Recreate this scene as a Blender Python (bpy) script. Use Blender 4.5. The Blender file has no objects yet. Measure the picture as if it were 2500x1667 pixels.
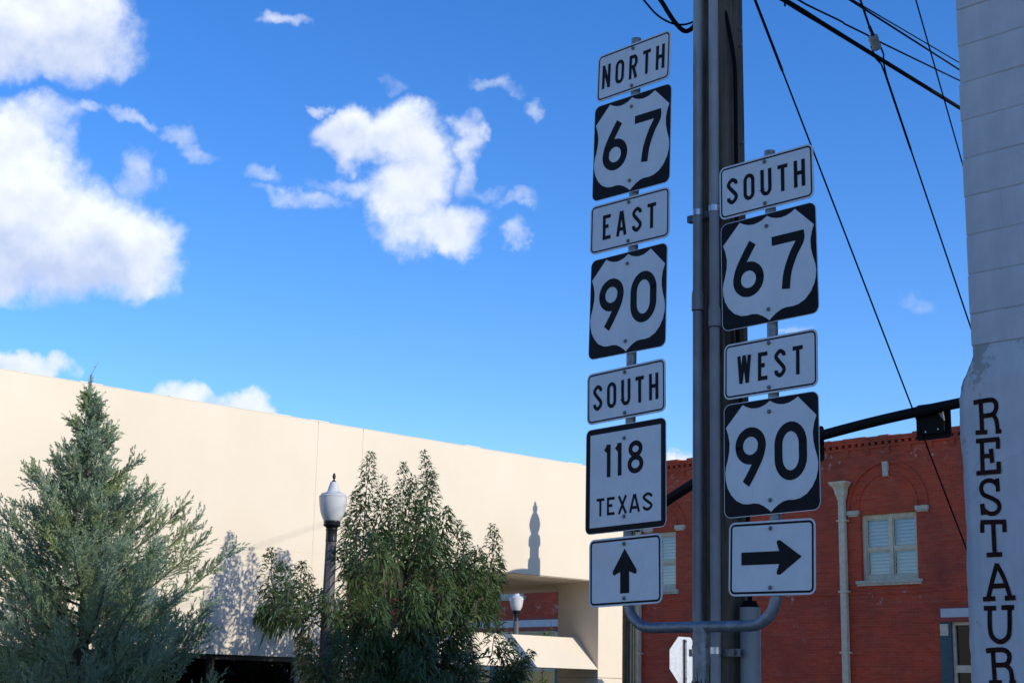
import bpy, math, random
import numpy as np
from mathutils import Vector, Matrix
random.seed(7); rng = np.random.default_rng(7)
SC = bpy.context.scene
COL = SC.collection
R_ = math.radians

# ------------------------------------------------------------------ camera
# x = towards the restaurant side of the street, y = along the street, z = up
FPX, PITCH, ROLL, HEAD, EYE = 3788.28, R_(12.818), R_(1.234), R_(46.664), 1.6
RH = np.array([math.cos(HEAD), math.sin(HEAD), 0.]); FH = np.array([-math.sin(HEAD), math.cos(HEAD), 0.]); ZZ = np.array([0, 0, 1.])
CF = FH*math.cos(PITCH)+ZZ*math.sin(PITCH); U0 = -FH*math.sin(PITCH)+ZZ*math.cos(PITCH)
CR = math.cos(ROLL)*RH+math.sin(ROLL)*U0; CU = -math.sin(ROLL)*RH+math.cos(ROLL)*U0
CC = np.array([0, 0, EYE])
cam = bpy.data.cameras.new('camera'); camo = bpy.data.objects.new('camera', cam); COL.objects.link(camo)
cam.sensor_width = 36; cam.lens = FPX*36/2500; cam.clip_start = .1; cam.clip_end = 3000
M = Matrix.Identity(4)
for i in range(3):
    M[i][0], M[i][1], M[i][2], M[i][3] = CR[i], CU[i], -CF[i], CC[i]
camo.matrix_world = M
SC.camera = camo

def ray(px, py): return CF+CR*(px-1250)/FPX-CU*(py-833.5)/FPX
def on(ax, px, py, v):            # photo pixel -> the point on the wall plane x=v or y=v
    d = ray(px, py); return CC+d*(v-CC[ax])/d[ax]
def dep(px, py, dist):            # photo pixel -> the point at a horizontal distance
    d = ray(px, py); return CC+d*dist/(d@FH)

# ------------------------------------------------------------------ light
SUN = Vector((1, .30, .447)).normalized()
SKY_STRENGTH, SUN_STRENGTH, EXPOSURE = .15, 2.45, 0.68
sl = bpy.data.lights.new('sun', 'SUN'); sl.energy = SUN_STRENGTH; sl.angle = R_(.53); sl.color = (1, .945, .85)
so = bpy.data.objects.new('sun', sl); COL.objects.link(so)
so.rotation_euler = (-SUN).to_track_quat('-Z', 'Y').to_euler(); so.location = (20, 5, 30)
SC.cycles.max_bounces = 6; SC.cycles.diffuse_bounces = 3; SC.cycles.glossy_bounces = 3; SC.cycles.transparent_max_bounces = 8; SC.cycles.caustics_reflective = False; SC.cycles.caustics_refractive = False
SC.view_settings.view_transform = 'Standard'; SC.view_settings.look = 'None'
SC.view_settings.exposure = EXPOSURE; SC.view_settings.gamma = 1; SC.view_settings.use_curve_mapping = False

W = bpy.data.worlds.new('World'); SC.world = W; W.use_nodes = True
class S:                          # small expression builder for shader nodes
    def __init__(s, nt, sock): s.nt, s.k = nt, sock
    def m(s, op, *a, clamp=False):
        n = s.nt.nodes.new('ShaderNodeMath'); n.operation = op; n.use_clamp = clamp
        for i, v in enumerate((s,)+a):
            if isinstance(v, S): s.nt.links.new(v.k, n.inputs[i])
            else: n.inputs[i].default_value = v
        return S(s.nt, n.outputs[0])
    def __add__(s, o): return s.m('ADD', o)
    def __sub__(s, o): return s.m('SUBTRACT', o)
    def __mul__(s, o): return s.m('MULTIPLY', o)
    def __truediv__(s, o): return s.m('DIVIDE', o)
    def clamp(s): return s.m('ADD', 0., clamp=True)
    def smooth(s, a, b):
        n = s.nt.nodes.new('ShaderNodeMapRange'); n.interpolation_type = 'SMOOTHSTEP'
        s.nt.links.new(s.k, n.inputs[0]); n.inputs[1].default_value = a; n.inputs[2].default_value = b
        return S(s.nt, n.outputs[0])
def mixc(nt, f, a, b, mode='MIX'):
    n = nt.nodes.new('ShaderNodeMix'); n.data_type = 'RGBA'; n.blend_type = mode
    for idx, v in ((0, f), (6, a), (7, b)):
        if isinstance(v, S): nt.links.new(v.k, n.inputs[idx])
        elif isinstance(v, bpy.types.NodeSocket): nt.links.new(v, n.inputs[idx])
        else: n.inputs[idx].default_value = v if not isinstance(v, tuple) else (*v, 1)
    return n.outputs[2]
def noise(nt, vec, scale, detail=6, rough=.55, dist=0.):
    n = nt.nodes.new('ShaderNodeTexNoise'); n.inputs['Scale'].default_value = scale; n.inputs['Detail'].default_value = detail
    n.inputs['Roughness'].default_value = rough; n.inputs['Distortion'].default_value = dist
    if vec is not None: nt.links.new(vec, n.inputs['Vector'])
    return S(nt, n.outputs[0])
def vadd(nt, vec, off, op='ADD'):
    n = nt.nodes.new('ShaderNodeVectorMath'); n.operation = op; nt.links.new(vec, n.inputs[0]); n.inputs[1].default_value = off
    return n.outputs[0]

def build_world():
    nt = W.node_tree; nt.nodes.clear()
    out = nt.nodes.new('ShaderNodeOutputWorld'); bg = nt.nodes.new('ShaderNodeBackground')
    sky = nt.nodes.new('ShaderNodeTexSky'); sky.sky_type = 'NISHITA'; sky.sun_disc = False
    sky.sun_elevation = math.asin(SUN.z); sky.sun_rotation = math.atan2(SUN.x, SUN.y)
    sky.altitude = 1360; sky.air_density = 1.0; sky.dust_density = 1.; sky.ozone_density = 2.6
    hs = nt.nodes.new('ShaderNodeHueSaturation'); nt.links.new(sky.outputs[0], hs.inputs['Color'])
    hs.inputs['Hue'].default_value = .512; hs.inputs['Saturation'].default_value = 1.32; hs.inputs['Value'].default_value = SKY_STRENGTH
    tc = nt.nodes.new('ShaderNodeTexCoord'); D = tc.outputs['Generated']
    sp = nt.nodes.new('ShaderNodeSeparateXYZ'); nt.links.new(D, sp.inputs[0])
    x, y, z = (S(nt, sp.outputs[i]) for i in range(3))
    az = (x*-1.).m('ARCTAN2', y); el = z.m('ARCSINE')
    def vm(op, *a):
        n = nt.nodes.new('ShaderNodeVectorMath'); n.operation = op
        for i, v in enumerate(a):
            if isinstance(v, bpy.types.NodeSocket): nt.links.new(v, n.inputs[i])
            else: n.inputs[i].default_value = v
        return n.outputs['Value'] if op == 'DOT_PRODUCT' else n.outputs[0]
    cae = nt.nodes.new('ShaderNodeCombineXYZ'); nt.links.new(az.k, cae.inputs[0]); nt.links.new(el.k, cae.inputs[1])
    w1 = nt.nodes.new('ShaderNodeTexNoise'); w1.inputs['Scale'].default_value = 30; w1.inputs['Detail'].default_value = 5; w1.inputs['Roughness'].default_value = .55; nt.links.new(D, w1.inputs['Vector'])
    AE = vm('MULTIPLY_ADD', vm('SUBTRACT', w1.outputs['Color'], (.5, .5, .5)), (.046, .046, 0.), cae.outputs[0])
    fb = noise(nt, D, 24., 7, .62); fb2 = noise(nt, vadd(nt, D, tuple(Vector((SUN.x*.2, SUN.y*.2, .9)).normalized()*.010)), 24., 4, .55)
    big = noise(nt, D, 9., 3, .5)
    def ae(px, py):
        d = ray(px, py); d = d/np.linalg.norm(d); return math.atan2(-d[0], d[1]), math.asin(d[2])
    # cumulus banks in the direction space of the sky: centre, half sizes (photo pixels -> angles), weight
    clouds = [(60, 40, 250, 130, 1.25), (200, 90, 150, 120, 1.1), (290, 130, 55, 90, .7), (-120, 80, 260, 120, 1.2),
              (0, 430, 190, 170, 1.25), (130, 560, 220, 180, 1.25), (300, 620, 160, 125, 1.2), (-60, 610, 260, 130, 1.2), (340, 430, 45, 70, .62), (110, 285, 90, 45, .62), (330, 680, 110, 75, .8),
              (850, 335, 95, 80, 1.1), (970, 330, 130, 90, 1.15), (1040, 380, 70, 120, 1.0), (1000, 460, 115, 100, 1.05), (1090, 550, 140, 65, 1.0), (1010, 560, 90, 70, .75), (1130, 350, 40, 75, .78), (1140, 420, 35, 70, .62), (850, 450, 110, 30, .55), (780, 485, 90, 22, .5), (1190, 555, 40, 40, .6),
              (690, 55, 75, 22, .68), (310, 290, 70, 22, .68), (215, 278, 45, 22, .58), (425, 320, 60, 28, .5), (480, 355, 45, 25, .45), (1205, 212, 75, 30, .6), (1300, 250, 35, 22, .48), (1270, 580, 38, 42, .7), (640, 430, 60, 24, .42), (700, 480, 70, 24, .42), (965, 208, 40, 22, .45), (765, 252, 22, 18, .55), (1200, 470, 70, 22, .42), (1260, 500, 60, 20, .4), (2220, 725, 70, 30, .42),
              (40, 905, 110, 40, 1.0), (130, 905, 50, 30, .8), (440, 975, 90, 45, .95), (590, 1000, 90, 50, .95), (1650, 1135, 70, 36, 1.0), (1940, 812, 60, 16, .5)]
    field = None; hgt = None
    for (px, py, rx, ry, s) in clouds:
        if s < .75: s *= .88
        a0, e0 = ae(px, py); ra, re = rx*1.12/FPX/math.cos(e0), ry*1.12/FPX
        q = vm('MULTIPLY_ADD', AE, (1/ra, 1/re, 0.), (-a0/ra, -e0/re, 0.))
        g = S(nt, vm('DOT_PRODUCT', q, q)).m('MULTIPLY_ADD', -s, s)
        field = g if field is None else field.m('SMOOTH_MAX', g, .22)
        if s >= 1.1:
            ss = nt.nodes.new('ShaderNodeSeparateXYZ'); nt.links.new(q, ss.inputs[0])
            h = g.m('MAXIMUM', 0.)*S(nt, ss.outputs[1]); hgt = h if hgt is None else hgt+h
    field = field.m('MAXIMUM', -.3)
    # elsewhere: the same scattered fair-weather cumulus
    dz = z.m('MAXIMUM', .03)+.12
    cv = nt.nodes.new('ShaderNodeCombineXYZ'); nt.links.new((x/dz).k, cv.inputs[0]); nt.links.new((y/dz).k, cv.inputs[1])
    sc = noise(nt, cv.outputs[0], 1.1, 5, .5)
    a0, e0 = ae(1250, 700)
    da = (az-a0)*(1/.46); de = (el-e0)*(1/.42)
    outside = (da*da+de*de).smooth(.9, 1.5)
    field = field.m('MAXIMUM', (outside*(sc-.68).smooth(0, .12)*(z.smooth(.02, .12)))*1.3-.3)
    dens = field+(fb-.5)*1.1
    mask = dens.smooth(.08, .95)*field.smooth(-.2, .3)
    lit = ((fb2-fb)*-1.5+.57+hgt*.62+(big-.5)*1.1).clamp()
    cc = mixc(nt, lit, (.36, .42, .58), (.63, .66, .70))
    col = mixc(nt, mask*.97, hs.outputs[0], cc)
    nt.links.new(col, bg.inputs[0]); bg.inputs[1].default_value = 1.0
    nt.links.new(bg.outputs[0], out.inputs[0])
build_world()

# ------------------------------------------------------------------ materials
MATS = {}
def mat(name, col, rough=.7, metal=0., spec=.5, var=0., vscale=8., bump=0., bscale=60., extra=None):
    m = bpy.data.materials.new(name); m.use_nodes = True; nt = m.node_tree
    b = nt.nodes['Principled BSDF']; b.inputs['Roughness'].default_value = rough; b.inputs['Metallic'].default_value = metal
    b.inputs['Specular IOR Level'].default_value = spec; b.inputs['Base Color'].default_value = (*col, 1)
    tc = nt.nodes.new('ShaderNodeTexCoord'); vec = tc.outputs['Object']
    if var:
        n = noise(nt, vec, vscale, 8, .6); k = n.smooth(.3, .7)
        c = mixc(nt, k, tuple(v*(1-var) for v in col), tuple(min(1, v*(1+var)) for v in col)); nt.links.new(c, b.inputs['Base Color'])
    if bump:
        n = noise(nt, vec, bscale, 6, .6); bp = nt.nodes.new('ShaderNodeBump'); bp.inputs['Strength'].default_value = bump; bp.inputs['Distance'].default_value = .02
        nt.links.new(n.k, bp.inputs['Height']); nt.links.new(bp.outputs[0], b.inputs['Normal'])
    if extra: extra(nt, b, vec)
    MATS[name] = m; return m

def ex_stucco(nt, b, vec):
    a = noise(nt, vec, .55, 5, .6); s = nt.nodes.new('ShaderNodeMapping'); s.inputs['Scale'].default_value = (6, 6, .35); nt.links.new(vec, s.inputs[0])
    st = noise(nt, s.outputs[0], 1.2, 6, .65)
    k = (a*.85+st*.15).smooth(.3, .7)
    c = mixc(nt, k, (.715, .612, .462), (.755, .655, .505)); nt.links.new(c, b.inputs['Base Color'])
    n1 = noise(nt, vec, 1.3, 3, .5); n2 = noise(nt, vec, 90, 4, .6)
    h = n1*1.2+n2*.10
    bp = nt.nodes.new('ShaderNodeBump'); bp.inputs['Strength'].default_value = .35; bp.inputs['Distance'].default_value = .02
    nt.links.new(h.k, bp.inputs['Height']); nt.links.new(bp.outputs[0], b.inputs['Normal'])
mat('stucco', (.74, .645, .515), .9, spec=.2, extra=ex_stucco)

def ex_brick(nt, b, vec):
    mp = nt.nodes.new('ShaderNodeMapping'); mp.inputs['Rotation'].default_value = (R_(90), 0, 0); nt.links.new(vec, mp.inputs[0])
    br = nt.nodes.new('ShaderNodeTexBrick'); nt.links.new(mp.outputs[0], br.inputs['Vector'])
    br.inputs['Color1'].default_value = (.58, .075, .030, 1); br.inputs['Color2'].default_value = (.44, .055, .026, 1); br.inputs['Mortar'].default_value = (.42, .13, .07, 1)
    br.inputs['Scale'].default_value = 1.; br.inputs['Mortar Size'].default_value = .005; br.inputs['Brick Width'].default_value = .21; br.inputs['Row Height'].default_value = .07; br.inputs['Bias'].default_value = -.1
    big = noise(nt, vec, .9, 6, .65); mp2 = nt.nodes.new('ShaderNodeMapping'); mp2.inputs['Scale'].default_value = (.6, .6, 7); nt.links.new(vec, mp2.inputs[0])
    row = noise(nt, mp2.outputs[0], 1.6, 5, .6)
    soot = noise(nt, vec, .35, 6, .7); c = mixc(nt, big.smooth(.38, .72)*.6, br.outputs[0], (.24, .055, .035)); c = mixc(nt, row.smooth(.45, .7)*.4, c, (.48, .14, .075)); c = mixc(nt, soot.smooth(.5, .72)*.55, c, (.11, .045, .035))
    sp = nt.nodes.new('ShaderNodeSeparateXYZ'); nt.links.new(vec, sp.inputs[0]); z = S(nt, sp.outputs[2])
    # salt bloom streaks along the belt course and under the cornice
    ef = noise(nt, vec, 5.5, 8, .75); ef2 = noise(nt, vec, 1.1, 3, .5)
    b1 = ((z-4.2).m('ABSOLUTE')*-1.+.3).smooth(0, .3); b2 = ((z-7.75).m('ABSOLUTE')*-1.+.28).smooth(0, .25)
    k = (b1+b2*1.1+.12)*(ef*.85+ef2*.35).smooth(.655, .76)
    c = mixc(nt, k.clamp()*.8, c, (.55, .47, .40)); nt.links.new(c, b.inputs['Base Color'])
    bp = nt.nodes.new('ShaderNodeBump'); bp.inputs['Strength'].default_value = .6; bp.inputs['Distance'].default_value = .01
    nt.links.new(br.outputs['Fac'], bp.inputs['Height']); bp.invert = True; nt.links.new(bp.outputs[0], b.inputs['Normal'])
mat('brick', (.3, .08, .05), .9, spec=.2, extra=ex_brick)

def ex_whitewall(nt, b, vec):
    a = noise(nt, vec, 3.2, 7, .65); n2 = noise(nt, vec, 14, 8, .7); n3 = noise(nt, vadd(nt, vec, (3.3, 1.7, .42)), 3.4, 5, .6)
    mp = nt.nodes.new('ShaderNodeMapping'); mp.inputs['Scale'].default_value = (7, 7, .7); nt.links.new(vec, mp.inputs[0]); st = noise(nt, mp.outputs[0], 2., 6, .6)
    c = mixc(nt, (a*.6+st*.4).smooth(.35, .65), (.40, .405, .42), (.50, .50, .51))
    sp = nt.nodes.new('ShaderNodeSeparateXYZ'); nt.links.new(vec, sp.inputs[0]); z = S(nt, sp.outputs[2]); x = S(nt, sp.outputs[0])
    near = ((z-3.45).m('ABSOLUTE')*-1.+.55).smooth(0, .5)*.115+((x+2.99).m('ABSOLUTE')*-1.+.16).smooth(0, .14)*.10
    k = (n2*.55+n3*.45+near).smooth(.645, .675)                       # flaked paint
    c = mixc(nt, k*.75, c, (.27, .25, .215))
    sp2 = noise(nt, vec, 33, 3, .5); c = mixc(nt, (sp2.smooth(.74, .78))*.6, c, (.16, .16, .16))
    vo = nt.nodes.new('ShaderNodeTexVoronoi'); vo.feature = 'DISTANCE_TO_EDGE'; vo.inputs['Scale'].default_value = 1.7
    dv = nt.nodes.new('ShaderNodeMix'); dv.data_type = 'VECTOR'; nt.links.new(vec, dv.inputs[4])
    nn = nt.nodes.new('ShaderNodeTexNoise'); nn.inputs['Scale'].default_value = 5; nn.inputs['Detail'].default_value = 6; nt.links.new(vec, nn.inputs[0]); nt.links.new(nn.outputs[1], dv.inputs[5]); dv.inputs[0].default_value = .16
    nt.links.new(dv.outputs[1], vo.inputs['Vector'])
    cr = S(nt, vo.outputs[0]).smooth(.0035, 0.)*noise(nt, vec, 1.6, 2, .5).smooth(.5, .62)
    c = mixc(nt, cr*.22, c, (.2, .2, .21)); nt.links.new(c, b.inputs['Base Color'])
    bp = nt.nodes.new('ShaderNodeBump'); bp.inputs['Strength'].default_value = .5; bp.inputs['Distance'].default_value = .012
    h = a*.9+n2*.25-k*.25-cr*.2; nt.links.new(h.k, bp.inputs['Height']); nt.links.new(bp.outputs[0], b.inputs['Normal'])
mat('white_paint', (.48, .48, .49), .75, spec=.3, extra=ex_whitewall)

def ex_wood(nt, b, vec):
    mp = nt.nodes.new('ShaderNodeMapping'); mp.inputs['Scale'].default_value = (22, 22, .8); nt.links.new(vec, mp.inputs[0])
    g = noise(nt, mp.outputs[0], 1.5, 8, .65, .3); a = noise(nt, vec, 1.8, 4, .6)
    c = mixc(nt, g.smooth(.3, .7), (.045, .036, .03), (.16, .125, .095)); c = mixc(nt, a.smooth(.4, .7)*.5, c, (.20, .165, .13)); nt.links.new(c, b.inputs['Base Color'])
    bp = nt.nodes.new('ShaderNodeBump'); bp.inputs['Strength'].default_value = .8; bp.inputs['Distance'].default_value = .02; nt.links.new(g.k, bp.inputs['Height']); nt.links.new(bp.outputs[0], b.inputs['Normal'])
mat('pole_wood', (.1, .08, .06), .9, spec=.2, extra=ex_wood)
def ex_sheet(nt, b, vec):         # retro-reflective sheeting: faint cells, faint grime
    a = noise(nt, vec, 5, 5, .6); mp = nt.nodes.new('ShaderNodeMapping'); mp.inputs['Scale'].default_value = (160, 1, 14); nt.links.new(vec, mp.inputs[0]); s = noise(nt, mp.outputs[0], 1., 2, .5)
    k = (a*.7+s*.3).smooth(.35, .65); c = mixc(nt, k, (.50, .51, .52), (.57, .58, .59)); nt.links.new(c, b.inputs['Base Color'])
mat('sign_white', (.64, .65, .66), .42, spec=.5, extra=ex_sheet)
mat('sign_black', (.008, .008, .010), .6, spec=.12, var=.2, vscale=20)
mat('aluminium', (.55, .56, .58), .45, .6, var=.1, vscale=15)
mat('galvanised', (.19, .20, .215), .5, .55, var=.25, vscale=22, bump=.1, bscale=120)
mat('bolt_metal', (.16, .15, .15), .5, .6, var=.3, vscale=90)
mat('conduit_grey', (.27, .275, .28), .6, var=.08, vscale=5)
mat('conduit_clamp', (.55, .56, .58), .35, .8)
mat('rubber', (.008, .008, .009), .95, spec=.05)
mat('wire', (.012, .012, .014), .95, spec=.05)
mat('porcelain', (.36, .34, .30), .7, spec=.2)
mat('black_iron', (.012, .013, .014), .35, .2, spec=.5, var=.3, vscale=12)
mat('signal_paint', (.005, .005, .005), .7, spec=.12)
mat('signal_green', (.028, .036, .030), .5, spec=.4, var=.3, vscale=8)
mat('signal_side', (.07, .09, .07), .6)
mat('cream_paint', (.60, .51, .35), .65, var=.12, vscale=7, bump=.1, bscale=30)
mat('cream_stone', (.52, .45, .33), .85, var=.18, vscale=9, bump=.25, bscale=25)
mat('red_paint', (.30, .03, .025), .6, var=.12)
mat('sign_panel', (.52, .51, .49), .6, var=.08)
mat('teal_paint', (.03, .075, .085), .55, var=.15)
mat('dark_inside', (.015, .015, .016), .8)
mat('blind', (.66, .70, .72), .7)
mat('bark', (.10, .08, .06), .9, var=.3, vscale=20, bump=.5, bscale=60)
mat('asphalt', (.085, .08, .072), .9, var=.2, vscale=3, bump=.3, bscale=200)
mat('concrete', (.42, .37, .30), .9, var=.12, vscale=2, bump=.2, bscale=120)
mat('earth', (.10, .09, .075), .95, var=.2, vscale=.5)
mat('road_paint', (.7, .7, .68), .7, var=.15, vscale=9)
mat('letter_brown', (.026, .011, .009), .85, spec=.08, var=.5, vscale=18)
mat('flashing', (.70, .64, .54), .6)
mat('roofing', (.3, .29, .28), .9)
mat('red_face', (.35, .02, .02), .5)
def ex_agg(nt, b, vec):
    a = noise(nt, vec, 140, 3, .6); bb = noise(nt, vec, 3, 4, .5)
    c = mixc(nt, a.smooth(.35, .65), (.06, .058, .056), (.19, .18, .175)); c = mixc(nt, bb.smooth(.4, .7)*.3, c, (.11, .105, .10)); nt.links.new(c, b.inputs['Base Color'])
mat('aggregate', (.3, .29, .28), .75, spec=.3, extra=ex_agg)
def glass_mat(name, tint, refl=.35, rough=.02):
    m = bpy.data.materials.new(name); m.use_nodes = True; nt = m.node_tree; nt.nodes.clear()
    o = nt.nodes.new('ShaderNodeOutputMaterial'); g = nt.nodes.new('ShaderNodeBsdfGlossy'); t = nt.nodes.new('ShaderNodeBsdfTransparent'); mx = nt.nodes.new('ShaderNodeMixShader'); fr = nt.nodes.new('ShaderNodeFresnel')
    g.inputs['Roughness'].default_value = rough; t.inputs[0].default_value = (*tint, 1); fr.inputs[0].default_value = 1.5
    tc = nt.nodes.new('ShaderNodeTexCoord'); bp = nt.nodes.new('ShaderNodeBump'); bp.inputs['Strength'].default_value = .06; bp.inputs['Distance'].default_value = .05
    n = noise(nt, tc.outputs['Object'], 2.5, 2, .5); nt.links.new(n.k, bp.inputs['Height']); nt.links.new(bp.outputs[0], g.inputs['Normal'])
    k = (S(nt, fr.outputs[0])+refl).clamp(); nt.links.new(k.k, mx.inputs[0]); nt.links.new(t.outputs[0], mx.inputs[1]); nt.links.new(g.outputs[0], mx.inputs[2]); nt.links.new(mx.outputs[0], o.inputs[0]); MATS[name] = m
glass_mat('window_glass', (.8, .86, .9), .08)
glass_mat('dark_glass', (.03, .03, .03), .02)
def globe_mat():
    m = bpy.data.materials.new('globe_acrylic'); m.use_nodes = True; nt = m.node_tree; nt.nodes.clear(); MATS['globe_acrylic'] = m
    o = nt.nodes.new('ShaderNodeOutputMaterial'); df = nt.nodes.new('ShaderNodeBsdfDiffuse'); tl = nt.nodes.new('ShaderNodeBsdfTranslucent'); gl = nt.nodes.new('ShaderNodeBsdfGlossy'); tr = nt.nodes.new('ShaderNodeBsdfTransparent')
    df.inputs[0].default_value = (.92, .92, .90, 1); tl.inputs[0].default_value = (.95, .95, .94, 1); gl.inputs['Roughness'].default_value = .08; tr.inputs[0].default_value = (.9, .93, .98, 1)
    def mx(f, a, b):
        n = nt.nodes.new('ShaderNodeMixShader')
        if isinstance(f, S): nt.links.new(f.k, n.inputs[0])
        else: n.inputs[0].default_value = f
        nt.links.new(a, n.inputs[1]); nt.links.new(b, n.inputs[2]); return n.outputs[0]
    fr = nt.nodes.new('ShaderNodeFresnel'); fr.inputs[0].default_value = 1.45
    a = mx(.30, df.outputs[0], tl.outputs[0]); a = mx(.14, a, tr.outputs[0]); a = mx(S(nt, fr.outputs[0]), a, gl.outputs[0]); nt.links.new(a, o.inputs[0])
globe_mat()
def leaf_mat(name, c1, c2, c3, rough=.4, trans=.25, spec=.5):
    m = bpy.data.materials.new(name); m.use_nodes = True; nt = m.node_tree; b = nt.nodes['Principled BSDF']; MATS[name] = m
    g = nt.nodes.new('ShaderNodeNewGeometry'); r = S(nt, g.outputs['Random Per Island'])
    tc = nt.nodes.new('ShaderNodeTexCoord'); n = noise(nt, tc.outputs['Object'], 2.2, 3, .5)
    c = mixc(nt, r, c1, c2); c = mixc(nt, n.smooth(.42, .68)*.8, c, c3); nt.links.new(c, b.inputs['Base Color'])
    b.inputs['Roughness'].default_value = rough; b.inputs['Specular IOR Level'].default_value = spec
    t = nt.nodes.new('ShaderNodeBsdfTranslucent'); nt.links.new(c, t.inputs[0]); mx = nt.nodes.new('ShaderNodeMixShader'); mx.inputs[0].default_value = trans
    nt.links.new(b.outputs[0], mx.inputs[1]); nt.links.new(t.outputs[0], mx.inputs[2]); nt.links.new(mx.outputs[0], nt.nodes['Material Output'].inputs[0])
leaf_mat('leaf_green', (.055, .100, .035), (.105, .165, .060), (.12, .17, .05), .32, .28)
leaf_mat('leaf_juniper', (.24, .345, .225), (.38, .475, .33), (.36, .43, .17), .7, .15, .2)
leaf_mat('leaf_yellow', (.10, .16, .03), (.22, .25, .06), (.12, .14, .03), .45, .35)
leaf_mat('leaf_olive', (.03, .04, .015), (.09, .085, .03), (.06, .045, .02), .4, .2)

# ------------------------------------------------------------------ mesh helpers
def wloc(o):
    v = Vector((0, 0, 0))
    while o is not None:
        v = v+o.location; o = o.parent
    return v
class MB:
    def __init__(s): s.v, s.f = [], []
    def add(s, vs, fs):
        n = len(s.v); s.v += [tuple(map(float, p)) for p in vs]; s.f += [tuple(i+n for i in f) for f in fs]; return s
    def box(s, x0, x1, y0, y1, z0, z1):
        return s.add([(x0, y0, z0), (x1, y0, z0), (x1, y1, z0), (x0, y1, z0), (x0, y0, z1), (x1, y0, z1), (x1, y1, z1), (x0, y1, z1)],
                     [(0, 3, 2, 1), (4, 5, 6, 7), (0, 1, 5, 4), (1, 2, 6, 5), (2, 3, 7, 6), (3, 0, 4, 7)])
    def cbox(s, x0, x1, y0, y1, z0, z1, c):    # chamfered all round its front (-y) face
        v = [(x0, y0+c, z0), (x1, y0+c, z0), (x1, y0+c, z1), (x0, y0+c, z1), (x0+c, y0, z0+c), (x1-c, y0, z0+c), (x1-c, y0, z1-c), (x0+c, y0, z1-c), (x0, y1, z0), (x1, y1, z0), (x1, y1, z1), (x0, y1, z1)]
        return s.add(v, [(4, 5, 6, 7), (0, 1, 5, 4), (1, 2, 6, 5), (2, 3, 7, 6), (3, 0, 4, 7), (8, 9, 1, 0), (9, 10, 2, 1), (10, 11, 3, 2), (11, 8, 0, 3), (9, 8, 11, 10)])
    def quad(s, *p): return s.add(p, [tuple(range(len(p)))])
    def tube(s, pts, r, n=10, caps=True):
        pts = [Vector(p) for p in pts]; N = len(pts); rs = r if hasattr(r, '__len__') else [r]*N
        T = [(pts[min(i+1, N-1)]-pts[max(i-1, 0)]).normalized() for i in range(N)]
        a = T[0].orthogonal().normalized(); vs = []
        for i in range(N):
            a = (a-T[i]*a.dot(T[i])).normalized(); b = T[i].cross(a)
            for k in range(n):
                t = 2*math.pi*k/n; vs.append(pts[i]+(a*math.cos(t)+b*math.sin(t))*rs[i])
        fs = [(i*n+k, i*n+(k+1) % n, (i+1)*n+(k+1) % n, (i+1)*n+k) for i in range(N-1) for k in range(n)]
        if caps: fs += [tuple(range(n-1, -1, -1)), tuple((N-1)*n+k for k in range(n))]
        return s.add(vs, fs)
    def lathe(s, prof, c=(0, 0), n=24, flute=0., nf=0, ph=0.):
        vs = []
        for (r, z) in prof:
            for k in range(n):
                t = 2*math.pi*k/n+ph; q = r*(1-flute*(.5+.5*math.cos(nf*t))) if nf else r
                vs.append((c[0]+q*math.cos(t), c[1]+q*math.sin(t), z))
        P = len(prof)
        fs = [(i*n+k, i*n+(k+1) % n, (i+1)*n+(k+1) % n, (i+1)*n+k) for i in range(P-1) for k in range(n)]
        fs += [tuple(range(n-1, -1, -1)), tuple((P-1)*n+k for k in range(n))]
        return s.add(vs, fs)
    def build(s, name, m, parent=None, smooth=False, local=False, sharp=35):
        me = bpy.data.meshes.new(name); off = Vector((0, 0, 0)) if (local or parent is None) else wloc(parent)
        me.from_pydata([(a-off.x, b-off.y, c-off.z) for a, b, c in s.v], [], s.f); me.materials.append(MATS[m]); me.update()
        if smooth:
            me.polygons.foreach_set('use_smooth', [True]*len(me.polygons))
            me.set_sharp_from_angle(angle=R_(sharp))
        o = bpy.data.objects.new(name, me); COL.objects.link(o)
        if parent is not None: o.parent = parent
        return o
def tag(o, label=None, cat=None, group=None, kind=None):
    for k, v in (('label', label), ('category', cat), ('group', group), ('kind', kind)):
        if v: o[k] = v
    return o
def thing(name, loc, label, cat, group=None):
    o = bpy.data.objects.new(name, None); COL.objects.link(o); o.location = loc; o.empty_display_size = .2
    return tag(o, label, cat, group)
def part(name, m, parent, fn, smooth=False, **k):
    b = MB(); fn(b); return b.build(name, m, parent, smooth, **k)
def rrect(x0, x1, z0, z1, r, n=6):
    P = []
    for cx, cz, a in ((x1-r, z1-r, 0), (x0+r, z1-r, 90), (x0+r, z0+r, 180), (x1-r, z0+r, 270)):
        for i in range(n+1):
            t = R_(a+90*i/n); P.append((cx+r*math.cos(t), cz+r*math.sin(t)))
    return P                       # counter-clockwise in (x,z)
def slab(b, P, y0, y1):            # closed prism from an (x,z) outline, front face at y0 (towards -y)
    n = len(P); vs = [(x, y0, z) for x, z in P]+[(x, y1, z) for x, z in P]
    return b.add(vs, [tuple(range(n)), tuple(range(2*n-1, n-1, -1))]+[((i+1) % n, i, n+i, n+(i+1) % n) for i in range(n)])
def ring(b, A, B, y):              # flat ring between outlines of the same point count
    n = len(A); return b.add([(x, y, z) for x, z in A]+[(x, y, z) for x, z in B], [(i, (i+1) % n, n+(i+1) % n, n+i) for i in range(n)])
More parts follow.
